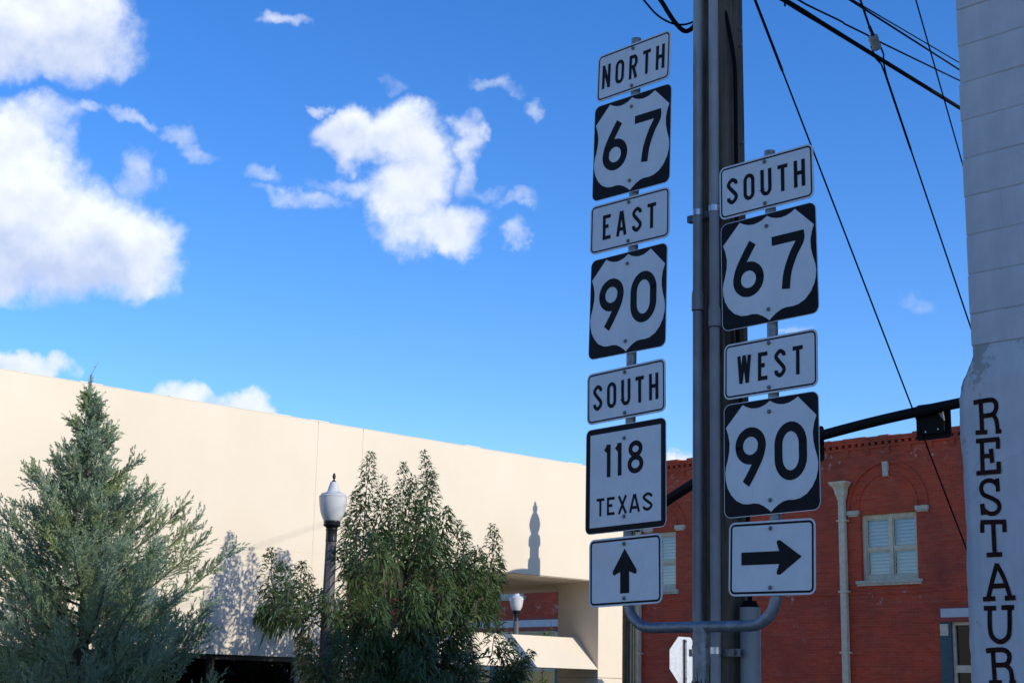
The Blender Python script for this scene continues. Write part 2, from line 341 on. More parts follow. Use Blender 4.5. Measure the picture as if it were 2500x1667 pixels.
def ribbon(b, pts, w, y, wx=None):  # painted stroke of constant width in the (x,z) plane with mitred bends
    P = [Vector(p) for p in pts]; N = len(P); L, Rr = [], []
    for i in range(N):
        d0 = (P[i]-P[i-1]).normalized() if i else (P[1]-P[0]).normalized(); d1 = (P[i+1]-P[i]).normalized() if i < N-1 else d0
        t = (d0+d1).normalized(); nrm = Vector((-t.y, t.x)); k = 1/max(.5, nrm.dot(Vector((-d0.y, d0.x))))
        L.append(P[i]+nrm*w/2*k); Rr.append(P[i]-nrm*w/2*k)
    return b.add([(p.x, y, p.y) for p in L]+[(p.x, y, p.y) for p in Rr], [(i, N+i, N+i+1, i+1) for i in range(N-1)])
def crom(P, k=8, closed=False):    # Catmull-Rom through points
    P = [np.array(p, float) for p in P]; out = []; n = len(P)
    for i in range(n if closed else n-1):
        g = lambda j: P[j % n] if closed else P[min(max(j, 0), n-1)]
        a, b, c, d = g(i-1), g(i), g(i+1), g(i+2)
        for t in np.linspace(0, 1, k, endpoint=False):
            out.append(.5*((2*b)+(-a+c)*t+(2*a-5*b+4*c-d)*t*t+(-a+3*b-3*c+d)*t**3))
    if not closed: out.append(P[-1])
    return [tuple(p) for p in out]

# ------------------------------------------------------------------ ground and streets
def sheet(name, m, x0, x1, y0, y1, z, thick=None):
    b = MB()
    if thick: b.box(x0, x1, y0, y1, z-thick, z)
    else: b.quad((x0, y0, z), (x1, y0, z), (x1, y1, z), (x0, y1, z))
    return tag(b.build(name, m), kind='structure')
sheet('ground', 'earth', -900, 900, -900, 900, -.14)
sheet('road', 'asphalt', -16, -6.2, -120, 160, -.13); sheet('cross_road', 'asphalt', -160, 120, 21.8, 28.3, -.126)
for nm, r in (('pavement', (-19, -16, -60, 21.8)), ('pavement', (-6.2, 14, -60, 6.84)), ('pavement', (-6.2, -3.9, 6.84, 21.8)), ('pavement', (-60, -16, 28.3, 34.0)), ('pavement', (-60, -19, 20.9, 21.8))):
    sheet(nm, 'concrete', *r, 0., .14)
for y0 in range(-60, 18, 6): sheet('road_marking', 'road_paint', -11.16, -11.04, y0, y0+3, -.122)

# ------------------------------------------------------------------ beige stucco building
def beige():
    t = thing('stucco_building', (-19, 6, 0), 'low beige stucco building with an open corner porch across the street', 'building')
    ZT, ZM, ZB, X = 5.6, 3.594, 2.075, -19.
    YE, YP, YC, Y0 = 20.79, 14.6, 20.16, -9.
    g = .004
    # wall panels of the front, with open control joints
    for (a, b_, z0, z1) in ((Y0, 13.91-g, ZM+g, ZT), (13.91+g, 14.775-g, ZM+g, ZT), (14.775+g, YE, ZM+g, ZT), (Y0, 13.91-g, ZB, ZM-g), (13.91+g, YP, ZB, ZM-g), (13.76, YP, .0, ZB-.004)):
        part('wall_panel', 'stucco', t, lambda b: b.box(X-.011, X, a, b_, z0, z1))
    part('wall', 'stucco', t, lambda b: (b.box(X-15, X-.0035, Y0+.02, YP-.01, ZB+.02, ZT-.04), b.box(X-6, X-.0035, YP-.01, YE-.01, ZM+.02, ZT-.04), b.box(X-15, X-6, YP-.01, YE-.6, 0, ZT-.05), b.box(X-15, X-1.2, Y0+.02, YP-.02, 0, ZB+.019), b.box(X-1.2, X-.010, 13.77, YP-.02, 0, ZB+.0195)))
    part('soffit', 'stucco', t, lambda b: b.box(X-6, X-.02, YP, YE-.02, ZM-.01, ZM+.012))
    part('porch_beam', 'stucco', t, lambda b: b.box(X-6, X-1.0, YC+.02, YE-.02, ZM-.10, ZM+.01))
    part('corner_column', 'stucco', t, lambda b: (b.box(X-1.0, X-.004, YC, YE-.004, 1.93, ZM-.011), b.box(X-1.0, X-.004, YC, YE-.004, 0, 1.922)))
    part('sloped_sill', 'stucco', t, lambda b: b.add([(X, YP, ZB-.01), (X-.49, YP, 2.61), (X-.62, YP, 2.61), (X-.62, YP, ZB-.01), (X, YC-.004, ZB-.01), (X-.49, YC-.004, 2.61), (X-.62, YC-.004, 2.61), (X-.62, YC-.004, ZB-.01)],
                                                     [(0, 4, 5, 1), (1, 5, 6, 2), (2, 6, 7, 3), (3, 7, 4, 0), (0, 1, 2, 3), (7, 6, 5, 4)]))
    # metal coping, a little uneven
    def cop(b):
        ys = np.arange(Y0, YE+.01, .35); rr = random.Random(3)
        for a, c in zip(ys[:-1], ys[1:]): b.box(X-.13, X+.004, a, c, ZT, ZT+(.016 if rr.random() < .3 else .004)+rr.random()*.004)
    tag(part('coping', 'flashing', t, cop), kind='stuff')
    part('roof', 'roofing', t, lambda b: b.box(X-15, X-.14, Y0, YE-.65, ZT-.03, ZT-.01))
    # ribbon of dark windows below the wall
    ys = [Y0+.1, -6.6, -4.2, -1.8, .6, 3.0, 5.4, 7.8, 9.85, 12.3, 13.74]
    for a, c in zip(ys[:-1], ys[1:]):
        w = part('window', 'black_iron', t, lambda b: (b.box(X-.15, X-.07, a, a+.06, .35, ZB), b.box(X-.15, X-.07, c-.06, c, .35, ZB), b.box(X-.15, X-.07, a+.06, c-.06, ZB-.07, ZB), b.box(X-.15, X-.07, a+.06, c-.06, .35, .42)))
        part('pane', 'dark_glass', w, lambda b: b.box(X-.12, X-.105, a+.06, c-.06, .42, ZB-.07))
    part('dado', 'stucco', t, lambda b: b.box(X-.2, X-.06, Y0, 13.74, 0, .345))
    part('window_head', 'stucco', t, lambda b: b.box(X-1.2, X-.012, Y0, 13.75, ZB-.001, ZB+.0185))
    part('room_back', 'dark_inside', t, lambda b: b.box(X-1.19, X-1.1, Y0, 13.75, 0, ZB-.01))
beige()

# ------------------------------------------------------------------ red brick building
def red():
    Y, X0, X1, ZT = 34., -44., -19.0, 8.30
    t = thing('brick_building', (-30, 34, 0), 'two storey red brick building with arched upper windows and cream downpipes', 'building')
    wins = [(-22.83, -21.18, 4.62, 6.30), (-29.87, -29.04, 4.62, 6.27), (-36.9, -35.25, 4.62, 6.30)]
    shops = [(-42.5, -33.2, .0, 3.9), (-20.62, -19.3, 0, 3.9)]
    holes = wins+shops
    def wall(b):
        xs = sorted({X0, X1, *[h[0] for h in holes], *[h[1] for h in holes]}); zs = sorted({0, ZT-.3, *[h[2] for h in holes], *[h[3] for h in holes]})
        for a, c in zip(xs[:-1], xs[1:]):
            for d, e in zip(zs[:-1], zs[1:]):
                mx, mz = (a+c)/2, (d+e)/2
                if not any(h[0] < mx < h[1] and h[2] < mz < h[3] for h in holes): b.quad((a, Y, d), (c, Y, d), (c, Y, e), (a, Y, e))
        for (a, c, d, e) in holes:
            k = .35
            b.quad((a, Y, d), (a, Y, e), (a, Y+k, e), (a, Y+k, d)); b.quad((c, Y, d), (c, Y+k, d), (c, Y+k, e), (c, Y, e)); b.quad((a, Y, e), (c, Y, e), (c, Y+k, e), (a, Y+k, e)); b.quad((a, Y, d), (a, Y+k, d), (c, Y+k, d), (c, Y, d))
        b.quad((X1, Y, 0), (X1, Y+18, 0), (X1, Y+18, ZT-.3), (X1, Y, ZT-.3)); b.quad((X0, Y, 0), (X0, Y, ZT-.3), (X0, Y+18, ZT-.3), (X0, Y+18, 0)); b.quad((X0, Y+18, 0), (X0, Y+18, ZT-.3), (X1, Y+18, ZT-.3), (X1, Y+18, 0)); b.quad((X0, Y, ZT-.3), (X1, Y, ZT-.3), (X1, Y+18, ZT-.3), (X0, Y+18, ZT-.3))
    part('wall', 'brick', t, wall)
    part('room_back', 'dark_inside', t, lambda b: b.quad((X0+.1, Y+.9, 0), (X1-.1, Y+.9, 0), (X1-.1, Y+.9, ZT-.4), (X0+.1, Y+.9, ZT-.4)))
    # cornice: stepped courses, dentils, loose top course
    part('cornice', 'brick', t, lambda b: (b.box(X0, X1+.03, Y-.035, Y+.3, ZT-.30, ZT-.235), b.box(X0, X1+.06, Y-.075, Y+.3, ZT-.155, ZT-.085)))
    def dent(b):
        for i in range(int((X1-X0)/.2)): b.box(X0+i*.2, X0+i*.2+.10, Y-.06, Y+.2, ZT-.235, ZT-.156)
    tag(part('dentil_course', 'brick', t, dent), kind='stuff')
    def tops(b):
        rr = random.Random(5); x = X0
        while x < X1:
            w = .2+rr.random()*.25; h = .07+rr.random()*.025-(.03 if rr.random() < .12 else 0)
            b.box(x, x+w-.008, Y-.09, Y+.22, ZT-.085, ZT-.085+h); x += w
    tag(part('top_course', 'brick', t, tops), kind='stuff')
    # small corbels under the dentils
    for i in range(40):
        x = X1-.5-i*.62
        if x > X0: part('corbel', 'brick', t, lambda b: (b.box(x, x+.11, Y-.05, Y+.05, ZT-.39, ZT-.301), b.box(x, x+.11, Y-.028, Y+.05, ZT-.47, ZT-.391)))
    part('belt_course', 'brick', t, lambda b: b.box(-33.1, -20.7, Y-.025, Y+.05, 4.28, 4.35))
    for i, (a, c, d, e) in enumerate(wins):
        cx, hw = (a+c)/2, (c-a)/2
        Fy = Y+.10
        def frame(b):
            b.box(a, a+.10, Fy, Fy+.12, d, e); b.box(c-.10, c, Fy, Fy+.12, d, e); b.box(a+.10, c-.10, Fy, Fy+.12, e-.11, e); b.box(a+.10, c-.10, Fy, Fy+.12, d, d+.13)
            if hw > .6: b.box(cx-.06, cx+.06, Fy+.005, Fy+.12, d+.13, e-.11)
        fr = part('window', 'cream_paint', t, frame)
        cols = [(a+.10, cx-.06), (cx+.06, c-.10)] if hw > .6 else [(a+.10, c-.10)]
        zm = d+.13+(e-d-.24)*.46
        for (p, q) in cols:
            part('meeting_rail', 'cream_paint', fr, lambda b: b.box(p, q, Fy+.03, Fy+.09, zm-.03, zm+.03))
            for (z0, z1, yy) in ((d+.13, zm-.03, .075), (zm+.03, e-.11, .05)):
                part('sash', 'cream_paint', fr, lambda b: (b.box(p, p+.035, Fy+yy-.02, Fy+yy+.02, z0, z1), b.box(q-.035, q, Fy+yy-.02, Fy+yy+.02, z0, z1), b.box(p+.035, q-.035, Fy+yy-.02, Fy+yy+.02, z0, z0+.04), b.box(p+.035, q-.035, Fy+yy-.02, Fy+yy+.02, z1-.035, z1)))
                part('pane', 'window_glass', fr, lambda b: b.quad((p+.035, Fy+yy, z0+.04), (q-.035, Fy+yy, z0+.04), (q-.035, Fy+yy, z1-.035), (p+.035, Fy+yy, z1-.035)))
            def bl(b):
                z = d+.16
                while z < e-.14:
                    b.add([(p+.01, Fy+.16, z), (q-.01, Fy+.16, z), (q-.01, Fy+.20, z+.078), (p+.01, Fy+.20, z+.078), (p+.01, Fy+.162, z), (q-.01, Fy+.162, z), (q-.01, Fy+.202, z+.078), (p+.01, Fy+.202, z+.078)], [(0, 1, 2, 3), (7, 6, 5, 4)]); z += .092
            tag(part('blind', 'blind', fr, bl), kind='stuff')
        part('sill', 'cream_stone', t, lambda b: (b.box(a-.12, c+.12, Y-.10, Y+.12, d-.075, d-.003), b.box(a-.10, c+.10, Y-.07, Y+.05, d-.13, d-.0755)))
        # brick arch band over the window with its keystone and imposts
        z0, r1, r0 = 6.44, hw+.36, hw+.02
        hh = 1.2/(r1) if hw > .6 else .95
        def arch(b, ra, rb, y0):
            N = 28; vs = []
            for k in range(N+1):
                t_ = math.pi*k/N
                for r in (ra, rb):
                    for yy in (y0, Y+.02): vs.append((cx+r*math.cos(t_), yy, z0+r*hh*math.sin(t_)))
            b.add(vs, [f for k in range(N) for f in ((4*k, 4*k+2, 4*k+6, 4*k+4), (4*k+2, 4*k+3, 4*k+7, 4*k+6), (4*k+1, 4*k, 4*k+4, 4*k+5))])
        part('arch', 'brick', t, lambda b: (arch(b, r1-.06, r1, Y-.045), arch(b, r0, r0+.05, Y-.03)))
        part('keystone', 'cream_stone', t, lambda b: b.add([(cx-.07, Y-.07, z0+r0*hh-.06), (cx+.07, Y-.07, z0+r0*hh-.06), (cx+.085, Y-.07, z0+r1*hh-.03), (cx-.085, Y-.07, z0+r1*hh-.03), (cx-.07, Y+.02, z0+r0*hh-.06), (cx+.07, Y+.02, z0+r0*hh-.06), (cx+.085, Y+.02, z0+r1*hh-.03), (cx-.085, Y+.02, z0+r1*hh-.03)], [(0, 1, 2, 3), (1, 5, 6, 2), (4, 0, 3, 7), (3, 2, 6, 7), (0, 4, 5, 1)]))
        for s_ in (-1, 1):
            p = cx+s_*(hw+.19)
            part('impost', 'cream_stone', t, lambda b: (b.box(p-.18, p+.18, Y-.075, Y+.02, 6.31, 6.42), b.box(p-.15, p+.15, Y-.05, Y+.02, 6.27, 6.3095)))
    for x in (-23.31, -30.40, -38.6):
        dp = part('downpipe', 'cream_paint', t, lambda b: b.box(x-.085, x+.085, Y-.15, Y-.03, .1, 6.72), smooth=False)
        part('hopper_head', 'cream_paint', dp, lambda b: b.add([(x+sx*w, Y-.03-dd*(sy), z) for (w, dd, z) in ((.10, .14, 6.72), (.11, .15, 6.80), (.13, .17, 6.84), (.15, .19, 6.98), (.17, .21, 7.03), (.26, .29, 7.14), (.26, .29, 7.18)) for (sx, sy) in ((-1, 1), (1, 1), (1, 0), (-1, 0))],
             [(4*i+k, 4*i+(k+1) % 4, 4*i+4+(k+1) % 4, 4*i+4+k) for i in range(6) for k in range(4)]+[(3, 2, 1, 0), (24, 25, 26, 27)]))
        for z in (2.83, 4.36, 6.18): part('pipe_strap', 'cream_paint', dp, lambda b: b.box(x-.14, x+.14, Y-.165, Y-.001, z-.022, z+.022))
    # shopfronts: red fascia with a pale panel, teal posts, dark glass
    for (a, c, z0, z1) in shops:
        part('fascia', 'red_paint', t, lambda b: b.box(a, c, Y-.08, Y+.20, 3.55, 3.93))
        part('fascia_panel', 'sign_panel', t, lambda b: b.box(a+.08, c-.02, Y-.10, Y-.0795, 3.655, 3.865))
        x = a
        while x < c-.2:
            ps = part('shop_post', 'teal_paint', t, lambda b: b.box(x, x+.31, Y-.04, Y+.15, 0, 3.548))
            part('post_block', 'cream_paint', ps, lambda b: b.box(x+.03, x+.24, Y-.07, Y-.0395, 3.22, 3.50))
            e = min(x+2.9, c)
            w = part('shop_window', 'cream_paint', t, lambda b: (b.box(x+.312, x+.38, Y+.02, Y+.14, .3, 3.545), b.box(x+.38, e-.004, Y+.02, Y+.14, 3.47, 3.545), b.box(x+.38, e-.004, Y+.0, Y+.14, 2.35, 2.52), b.box(x+.38, e-.004, Y+.02, Y+.14, .3, .4)))
            part('pane', 'dark_glass', w, lambda b: (b.quad((x+.38, Y+.09, 2.52), (e-.004, Y+.09, 2.52), (e-.004, Y+.09, 3.47), (x+.38, Y+.09, 3.47)), b.quad((x+.38, Y+.09, .4), (e-.004, Y+.09, .4), (e-.004, Y+.09, 2.35), (x+.38, Y+.09, 2.35))))
            x += 2.9
red()

# ------------------------------------------------------------------ white painted restaurant
def restaurant():
    Y, XC = 6.9, -3.947
    t = thing('restaurant_building', (XC+3, Y+3, 0), 'white painted block building lettered in brown beside the highway signs', 'building')
    ZTOP = 7.6
    part('wall', 'white_paint', t, lambda b: b.box(XC+.006, 14, Y+.0035, 26, 0, ZTOP))
    # corner outline of the plastered base as it bulges towards the street
    prof = [(2363, 845), (2362, 868), (2357, 890), (2349, 915), (2341, 945), (2336, 975), (2336, 1010), (2338, 1040), (2340, 1075), (2344, 1115), (2346, 1160), (2349, 1220), (2352, 1280), (2353, 1340), (2355, 1400), (2357, 1460), (2359, 1520), (2362, 1580), (2364, 1630), (2366, 1667)]
    PZ = [(on(1, px, py, Y-.03)[0], on(1, px, py, Y-.03)[2]) for px, py in prof]
    PZ = crom(PZ, 3); rr = random.Random(11)
    PZ = [(x+(rr.random()-.5)*.006, z) for x, z in PZ]+[(PZ[-1][0]+.01, 0.)]
    zt = PZ[0][1]
    def base(b):
        X1 = 6.; n = len(PZ); cols = [0, .02, .05, .12, .4, 1.0, 2.5, X1-PZ[0][0]]; vs = []
        for i, (x, z) in enumerate(PZ):
            bulge = .035*min(1, max(0, (zt-z)/.18)); vs.append((x+.03, Y+.2, z))
            for j, c in enumerate(cols):
                y = Y-.001-bulge+(.03 if j == 0 else .009 if j == 1 else 0)+(rr.random()-.5)*.003; vs.append((x+c, y, z))
        k = len(cols)+1
        b.add(vs, [(i*k+j, (i+1)*k+j, (i+1)*k+j+1, i*k+j+1) for i in range(n-1) for j in range(k-1)])
        b.add([vs[j] for j in range(k)]+[(vs[k-1][0], Y+.2, zt)], [tuple(range(k+1))])
    part('plaster_base', 'white_paint', t, base, smooth=True, sharp=50)
    # painted concrete blocks above it, near the corner
    ch = .2065; zj = on(1, 2338, 117, Y)[2]; k0 = math.ceil((zt+.02-zj)/ch)-1
    meshes = {}
    def blk(w, first):
        key = (round(w, 3), first)
        if key not in meshes:
            b = MB(); (x0_, x1_, y1_, za_, zb_, c_) = (0, w-.0004, .05, .002, ch-.002, .005); b.add([(x0_, c_, za_), (x1_, c_, za_), (x1_, 0, za_+c_), (x0_, 0, za_+c_), (x1_, 0, zb_-c_), (x0_, 0, zb_-c_), (x1_, c_, zb_), (x0_, c_, zb_), (x0_, y1_, za_), (x1_, y1_, za_), (x1_, y1_, zb_), (x0_, y1_, zb_)], [(0, 1, 2, 3), (3, 2, 4, 5), (5, 4, 6, 7), (7, 6, 10, 11), (8, 9, 1, 0), (9, 10, 6, 4, 2, 1), (11, 8, 0, 3, 5, 7)]); me = bpy.data.meshes.new('block'); me.from_pydata(b.v, [], b.f); me.materials.append(MATS['white_paint']); me.update(); meshes[key] = me
        return meshes[key]
    for k in range(k0, 16):
        z = zj+k*ch
        if z+ch > ZTOP: break
        x = XC+(rr.random()-.5)*.012; i = 0
        while i < 8:
            w = .203 if (i == 0 and k % 2) else .406
            zz = max(z, zt+.003)
            o = bpy.data.objects.new('block', blk(w, 0)); COL.objects.link(o); o.parent = t; o.location = Vector((x, Y-.003+rr.random()*.0035, z))-t.location
            if z < zt: o.location.z = zt+.003-t.location.z; o.scale.z = max(.1, (z+ch-zt-.003)/ch)
            x += w; i += 1
    part('parapet_cap', 'concrete', t, lambda b: b.box(XC-.03, 14, Y-.04, 26, ZTOP+.001, ZTOP+.08))
    # hand painted letters, brushed on down the corner
    z5 = lambda x, y: (2310+x/3.921, 900+y/3.921); z6 = lambda x, y: (2310+x/3.947, 1270+y/3.947)
    Ls = [(z5, [[(330, 330), (338, 460), (345, 600)], [(262, 325), (350, 308), (435, 298), (472, 322), (480, 372), (455, 428), (400, 447), (345, 452)], [(452, 446), (480, 490), (497, 600)], [(283, 612), (395, 605)], [(475, 600), (530, 597)]]),
          (z5, [[(285, 692), (510, 672)], [(342, 700), (350, 985)], [(496, 668), (497, 765)], [(352, 836), (430, 832)], [(430, 765), (443, 900)], [(292, 1000), (525, 980)], [(509, 985), (504, 888)]]),
          (z5, [[(488, 1048), (497, 1174)], [(486, 1105), (450, 1076), (400, 1068), (350, 1095), (336, 1150), (360, 1203), (430, 1235), (490, 1270), (510, 1320), (490, 1368), (440, 1386), (385, 1370), (350, 1328)], [(345, 1290), (356, 1398)]]),
          (z6, [[(330, 17), (578, 12)], [(348, 17), (348, 118)], [(561, 15), (564, 112)], [(455, 30), (462, 180), (470, 330)], [(392, 332), (542, 325)]]),
          (z6, [[(490, 412), (450, 560), (405, 750)], [(488, 420), (560, 560), (620, 742)], [(445, 632), (575, 625)], [(357, 758), (475, 750)], [(568, 748), (670, 742)]]),
          (z6, [[(362, 845), (482, 843)], [(533, 838), (655, 835)], [(421, 850), (425, 1050), (455, 1130), (522, 1168), (588, 1132), (611, 1060), (612, 845)]]),
          (z6, [[(383, 1255), (460, 1246), (555, 1246), (602, 1280), (608, 1330), (580, 1383), (475, 1392)], [(450, 1250), (470, 1555)], [(572, 1392), (622, 1440), (640, 1560)], [(415, 1560), (540, 1558)], [(610, 1560), (675, 1560)]])]
    for fn, strokes in Ls:
        b = MB()
        for i, s_ in enumerate(strokes):
            pts = [on(1, *fn(*p), Y-.038) for p in (crom(s_, 5) if len(s_) > 2 else s_)]
            ribbon(b, [(p[0], p[2]) for p in pts], .021+.003*rr.random(), Y-.0385-.0006*i)
        b.build('letter', 'letter_brown', t)
restaurant()

# ------------------------------------------------------------------ utility pole with conduits
def utility():
    Xp, Yp = -5.602, 6.985
    t = thing('utility_pole', (Xp, Yp, 0), 'weathered wooden utility pole with grey conduits strapped behind the highway signs', 'pole')
    def pole(b):
        rr = random.Random(2); n = 28; zs = np.linspace(0, 10.2, 40); vs = []
        ph = [rr.random()*6.28 for _ in range(6)]
        for z in zs:
            for k in range(n):
                a = 2*math.pi*k/n; r = (.151-.0022*z)*(1+.012*math.sin(3*a+ph[0]+z*.4)+.010*math.sin(7*a+ph[1]+z*.9)+.006*rr.random()); vs.append((Xp+r*math.cos(a), Yp+r*math.sin(a), z))
        b.add(vs, [(i*n+k, i*n+(k+1) % n, (i+1)*n+(k+1) % n, (i+1)*n+k) for i in range(39) for k in range(n)]+[tuple(39*n+k for k in range(n))])
    part('pole', 'pole_wood', t, pole, smooth=True, sharp=60)
    yc = 6.775
    def vert(px, ya, yb):
        A, B = on(1, px[0], ya, yc), on(1, px[1], yb, yc); return A, B
    for (xa, xb, ycoup, r) in ((1703.5, 1703, 735, .0285), (1741.5, 1747.5, 775, .0285)):
        A, B = on(1, xa, 0, yc), on(1, xb, 1600, yc); d = (A-B)/(A[2]-B[2])
        top, bot = B+d*(9.2-B[2]), B+d*(0-B[2])
        c = part('conduit', 'conduit_grey', t, lambda b: b.tube([bot, top], r, 18), smooth=True)
        zc = on(1, xa, ycoup, yc)[2]; P = lambda z: tuple(B+d*(z-B[2]))
        part('coupling', 'conduit_grey', c, lambda b: b.tube([P(zc-.055), P(zc-.05), P(zc+.04), P(zc+.065)], [r+.007, r+.007, r+.006, r+.001], 18), smooth=True)
        zj = zc-.058; part('joint_gap', 'sign_black', c, lambda b: b.tube([P(zj-.004), P(zj)], r+.0025, 18))
        for zs in (4.385, 1.86):
            part('clamp', 'conduit_clamp', c, lambda b: b.tube([P(zs-.018), P(zs+.018)], r+.0035, 18), smooth=True)
    for z in (4.375, 1.85):
        part('strut', 'galvanised', t, lambda b: (b.box(-5.72, -5.36, yc+.031, yc+.036, z-.02, z+.02), b.box(-5.72, -5.36, yc+.036, yc+.07, z+.016, z+.02), b.box(-5.72, -5.36, yc+.036, yc+.07, z-.02, z-.016)))
        part('strut_bolt', 'bolt_metal', t, lambda b: b.tube([(-5.533, yc+.02, z), (-5.533, yc+.032, z)], .012, 8)); part('strut_bolt', 'bolt_metal', t, lambda b: b.tube([(-5.40, yc+.012, z), (-5.40, yc+.032, z)], .016, 8))
    P0 = on(1, 1831, 1482, 6.93)
    big = part('riser_conduit', 'conduit_grey', t, lambda b: b.tube([(P0[0], 6.93, 0), (P0[0], 6.93, P0[2])], .057, 22), smooth=True)
    part('riser_plug', 'rubber', big, lambda b: b.tube([(P0[0], 6.93, P0[2]+.0005), (P0[0], 6.93, P0[2]+.035)], [.05, .035], 16))
    pts = [(P0[0]-.0, 6.93, P0[2]), (P0[0]-.01, 6.95, P0[2]+.3), (-5.400, 6.93, P0[2]+.6)]
    for px, py in ((1806, 800), (1804, 470), (1801, 200), (1797, 140), (1789, 90), (1780, 45), (1771, 0), (1762, -45)):
        q = on(1, px-6, py, 6.91); pts.append(tuple(q))
    part('riser_cable', 'rubber', t, lambda b: b.tube(crom(pts, 5), .012, 8), smooth=True)
    for py in (72, 113, 350, 838, 1000, 1180):
        q = on(1, 1806+(py-100)*.012, py, 6.99); part('staple', 'bolt_metal', t, lambda b: (b.tube([q+np.array([-.03, 0, 0]), q+np.array([.012, 0, -.004]), q+np.array([.016, 0, .014])], .005, 6)))
utility()

# ------------------------------------------------------------------ sign posts
CH, SH = math.cos(HEAD), math.sin(HEAD)
def c2w(x, y, z): return np.array([x*CH-y*SH, x*SH+y*CH, z+EYE])
POST = [(.64108, 8.67787, .012097, .01649), (1.34724, 7.94058, .004745, .024944)]
YAW = [R_(-46.644)+HEAD, R_(-45.031)+HEAD]
def post_at(c, z):                # centre of the sign faces of a column at height z over the eye
    x0, y0, lx, ly = POST[c]; return c2w(x0+lx*z, y0+ly*z, z)
def back(c): return np.array([-math.sin(YAW[c]), math.cos(YAW[c]), 0])
def postc(c, zabs): return post_at(c, zabs-EYE)+back(c)*.036
def sign_post():
    A, B = postc(0, 2.0), postc(1, 2.0); mid = (A+B)/2
    t = thing('sign_post', (mid[0], mid[1], 0), 'grey galvanised two armed pipe post that carries both columns of highway signs', 'post')
    zb = 1.972; r = .17; ax = (B-A)/np.linalg.norm(B-A); ax[2] = 0
    def arms(b):
        pts = [postc(0, 5.49), postc(0, 4.0), postc(0, 2.6), postc(0, zb+r)]
        a0 = postc(0, zb); b0 = postc(1, zb)
        for i in range(1, 8):
            a = R_(90*i/8); pts.append(a0+ax*r*(1-math.cos(a))+np.array([0, 0, r*(1-math.sin(a))]))
        pts += [a0+ax*r, a0+ax*.35, b0-ax*.35, b0-ax*r]
        for i in range(1, 8):
            a = R_(90*i/8); pts.append(b0-ax*r*(1-math.sin(a))+np.array([0, 0, r*(1-math.cos(a))]))
        pts += [postc(1, zb+r), postc(1, 2.6), postc(1, 3.6), postc(1, 4.525)]
        b.tube(pts, .0295, 18)
    part('pipe_arms', 'galvanised', t, arms, smooth=True, sharp=50)
    m0 = on(1, 1712, 1560, mid[1]); sx = m0[0]
    sl = part('sleeve', 'galvanised', t, lambda b: b.tube([(sx, mid[1], 1.775), (sx, mid[1], zb)], .0445, 20), smooth=True)
    part('sleeve_bolt', 'bolt_metal', sl, lambda b: b.tube([(sx-.05, mid[1]-.01, 1.87), (sx+.05, mid[1]-.01, 1.87)], .008, 8))
    part('stem', 'galvanised', t, lambda b: b.tube([(sx, mid[1], -.14), (sx, mid[1], 1.776)], .0385, 20), smooth=True)
    for c, zs in ((0, (4.62, 3.10, 2.72)), (1, (4.10, 3.12, 2.63))):
        for z in zs: part('pipe_band', 'galvanised', t, lambda b: b.tube([postc(c, z-.012), postc(c, z+.012)], .0325, 18), smooth=True)
sign_post()

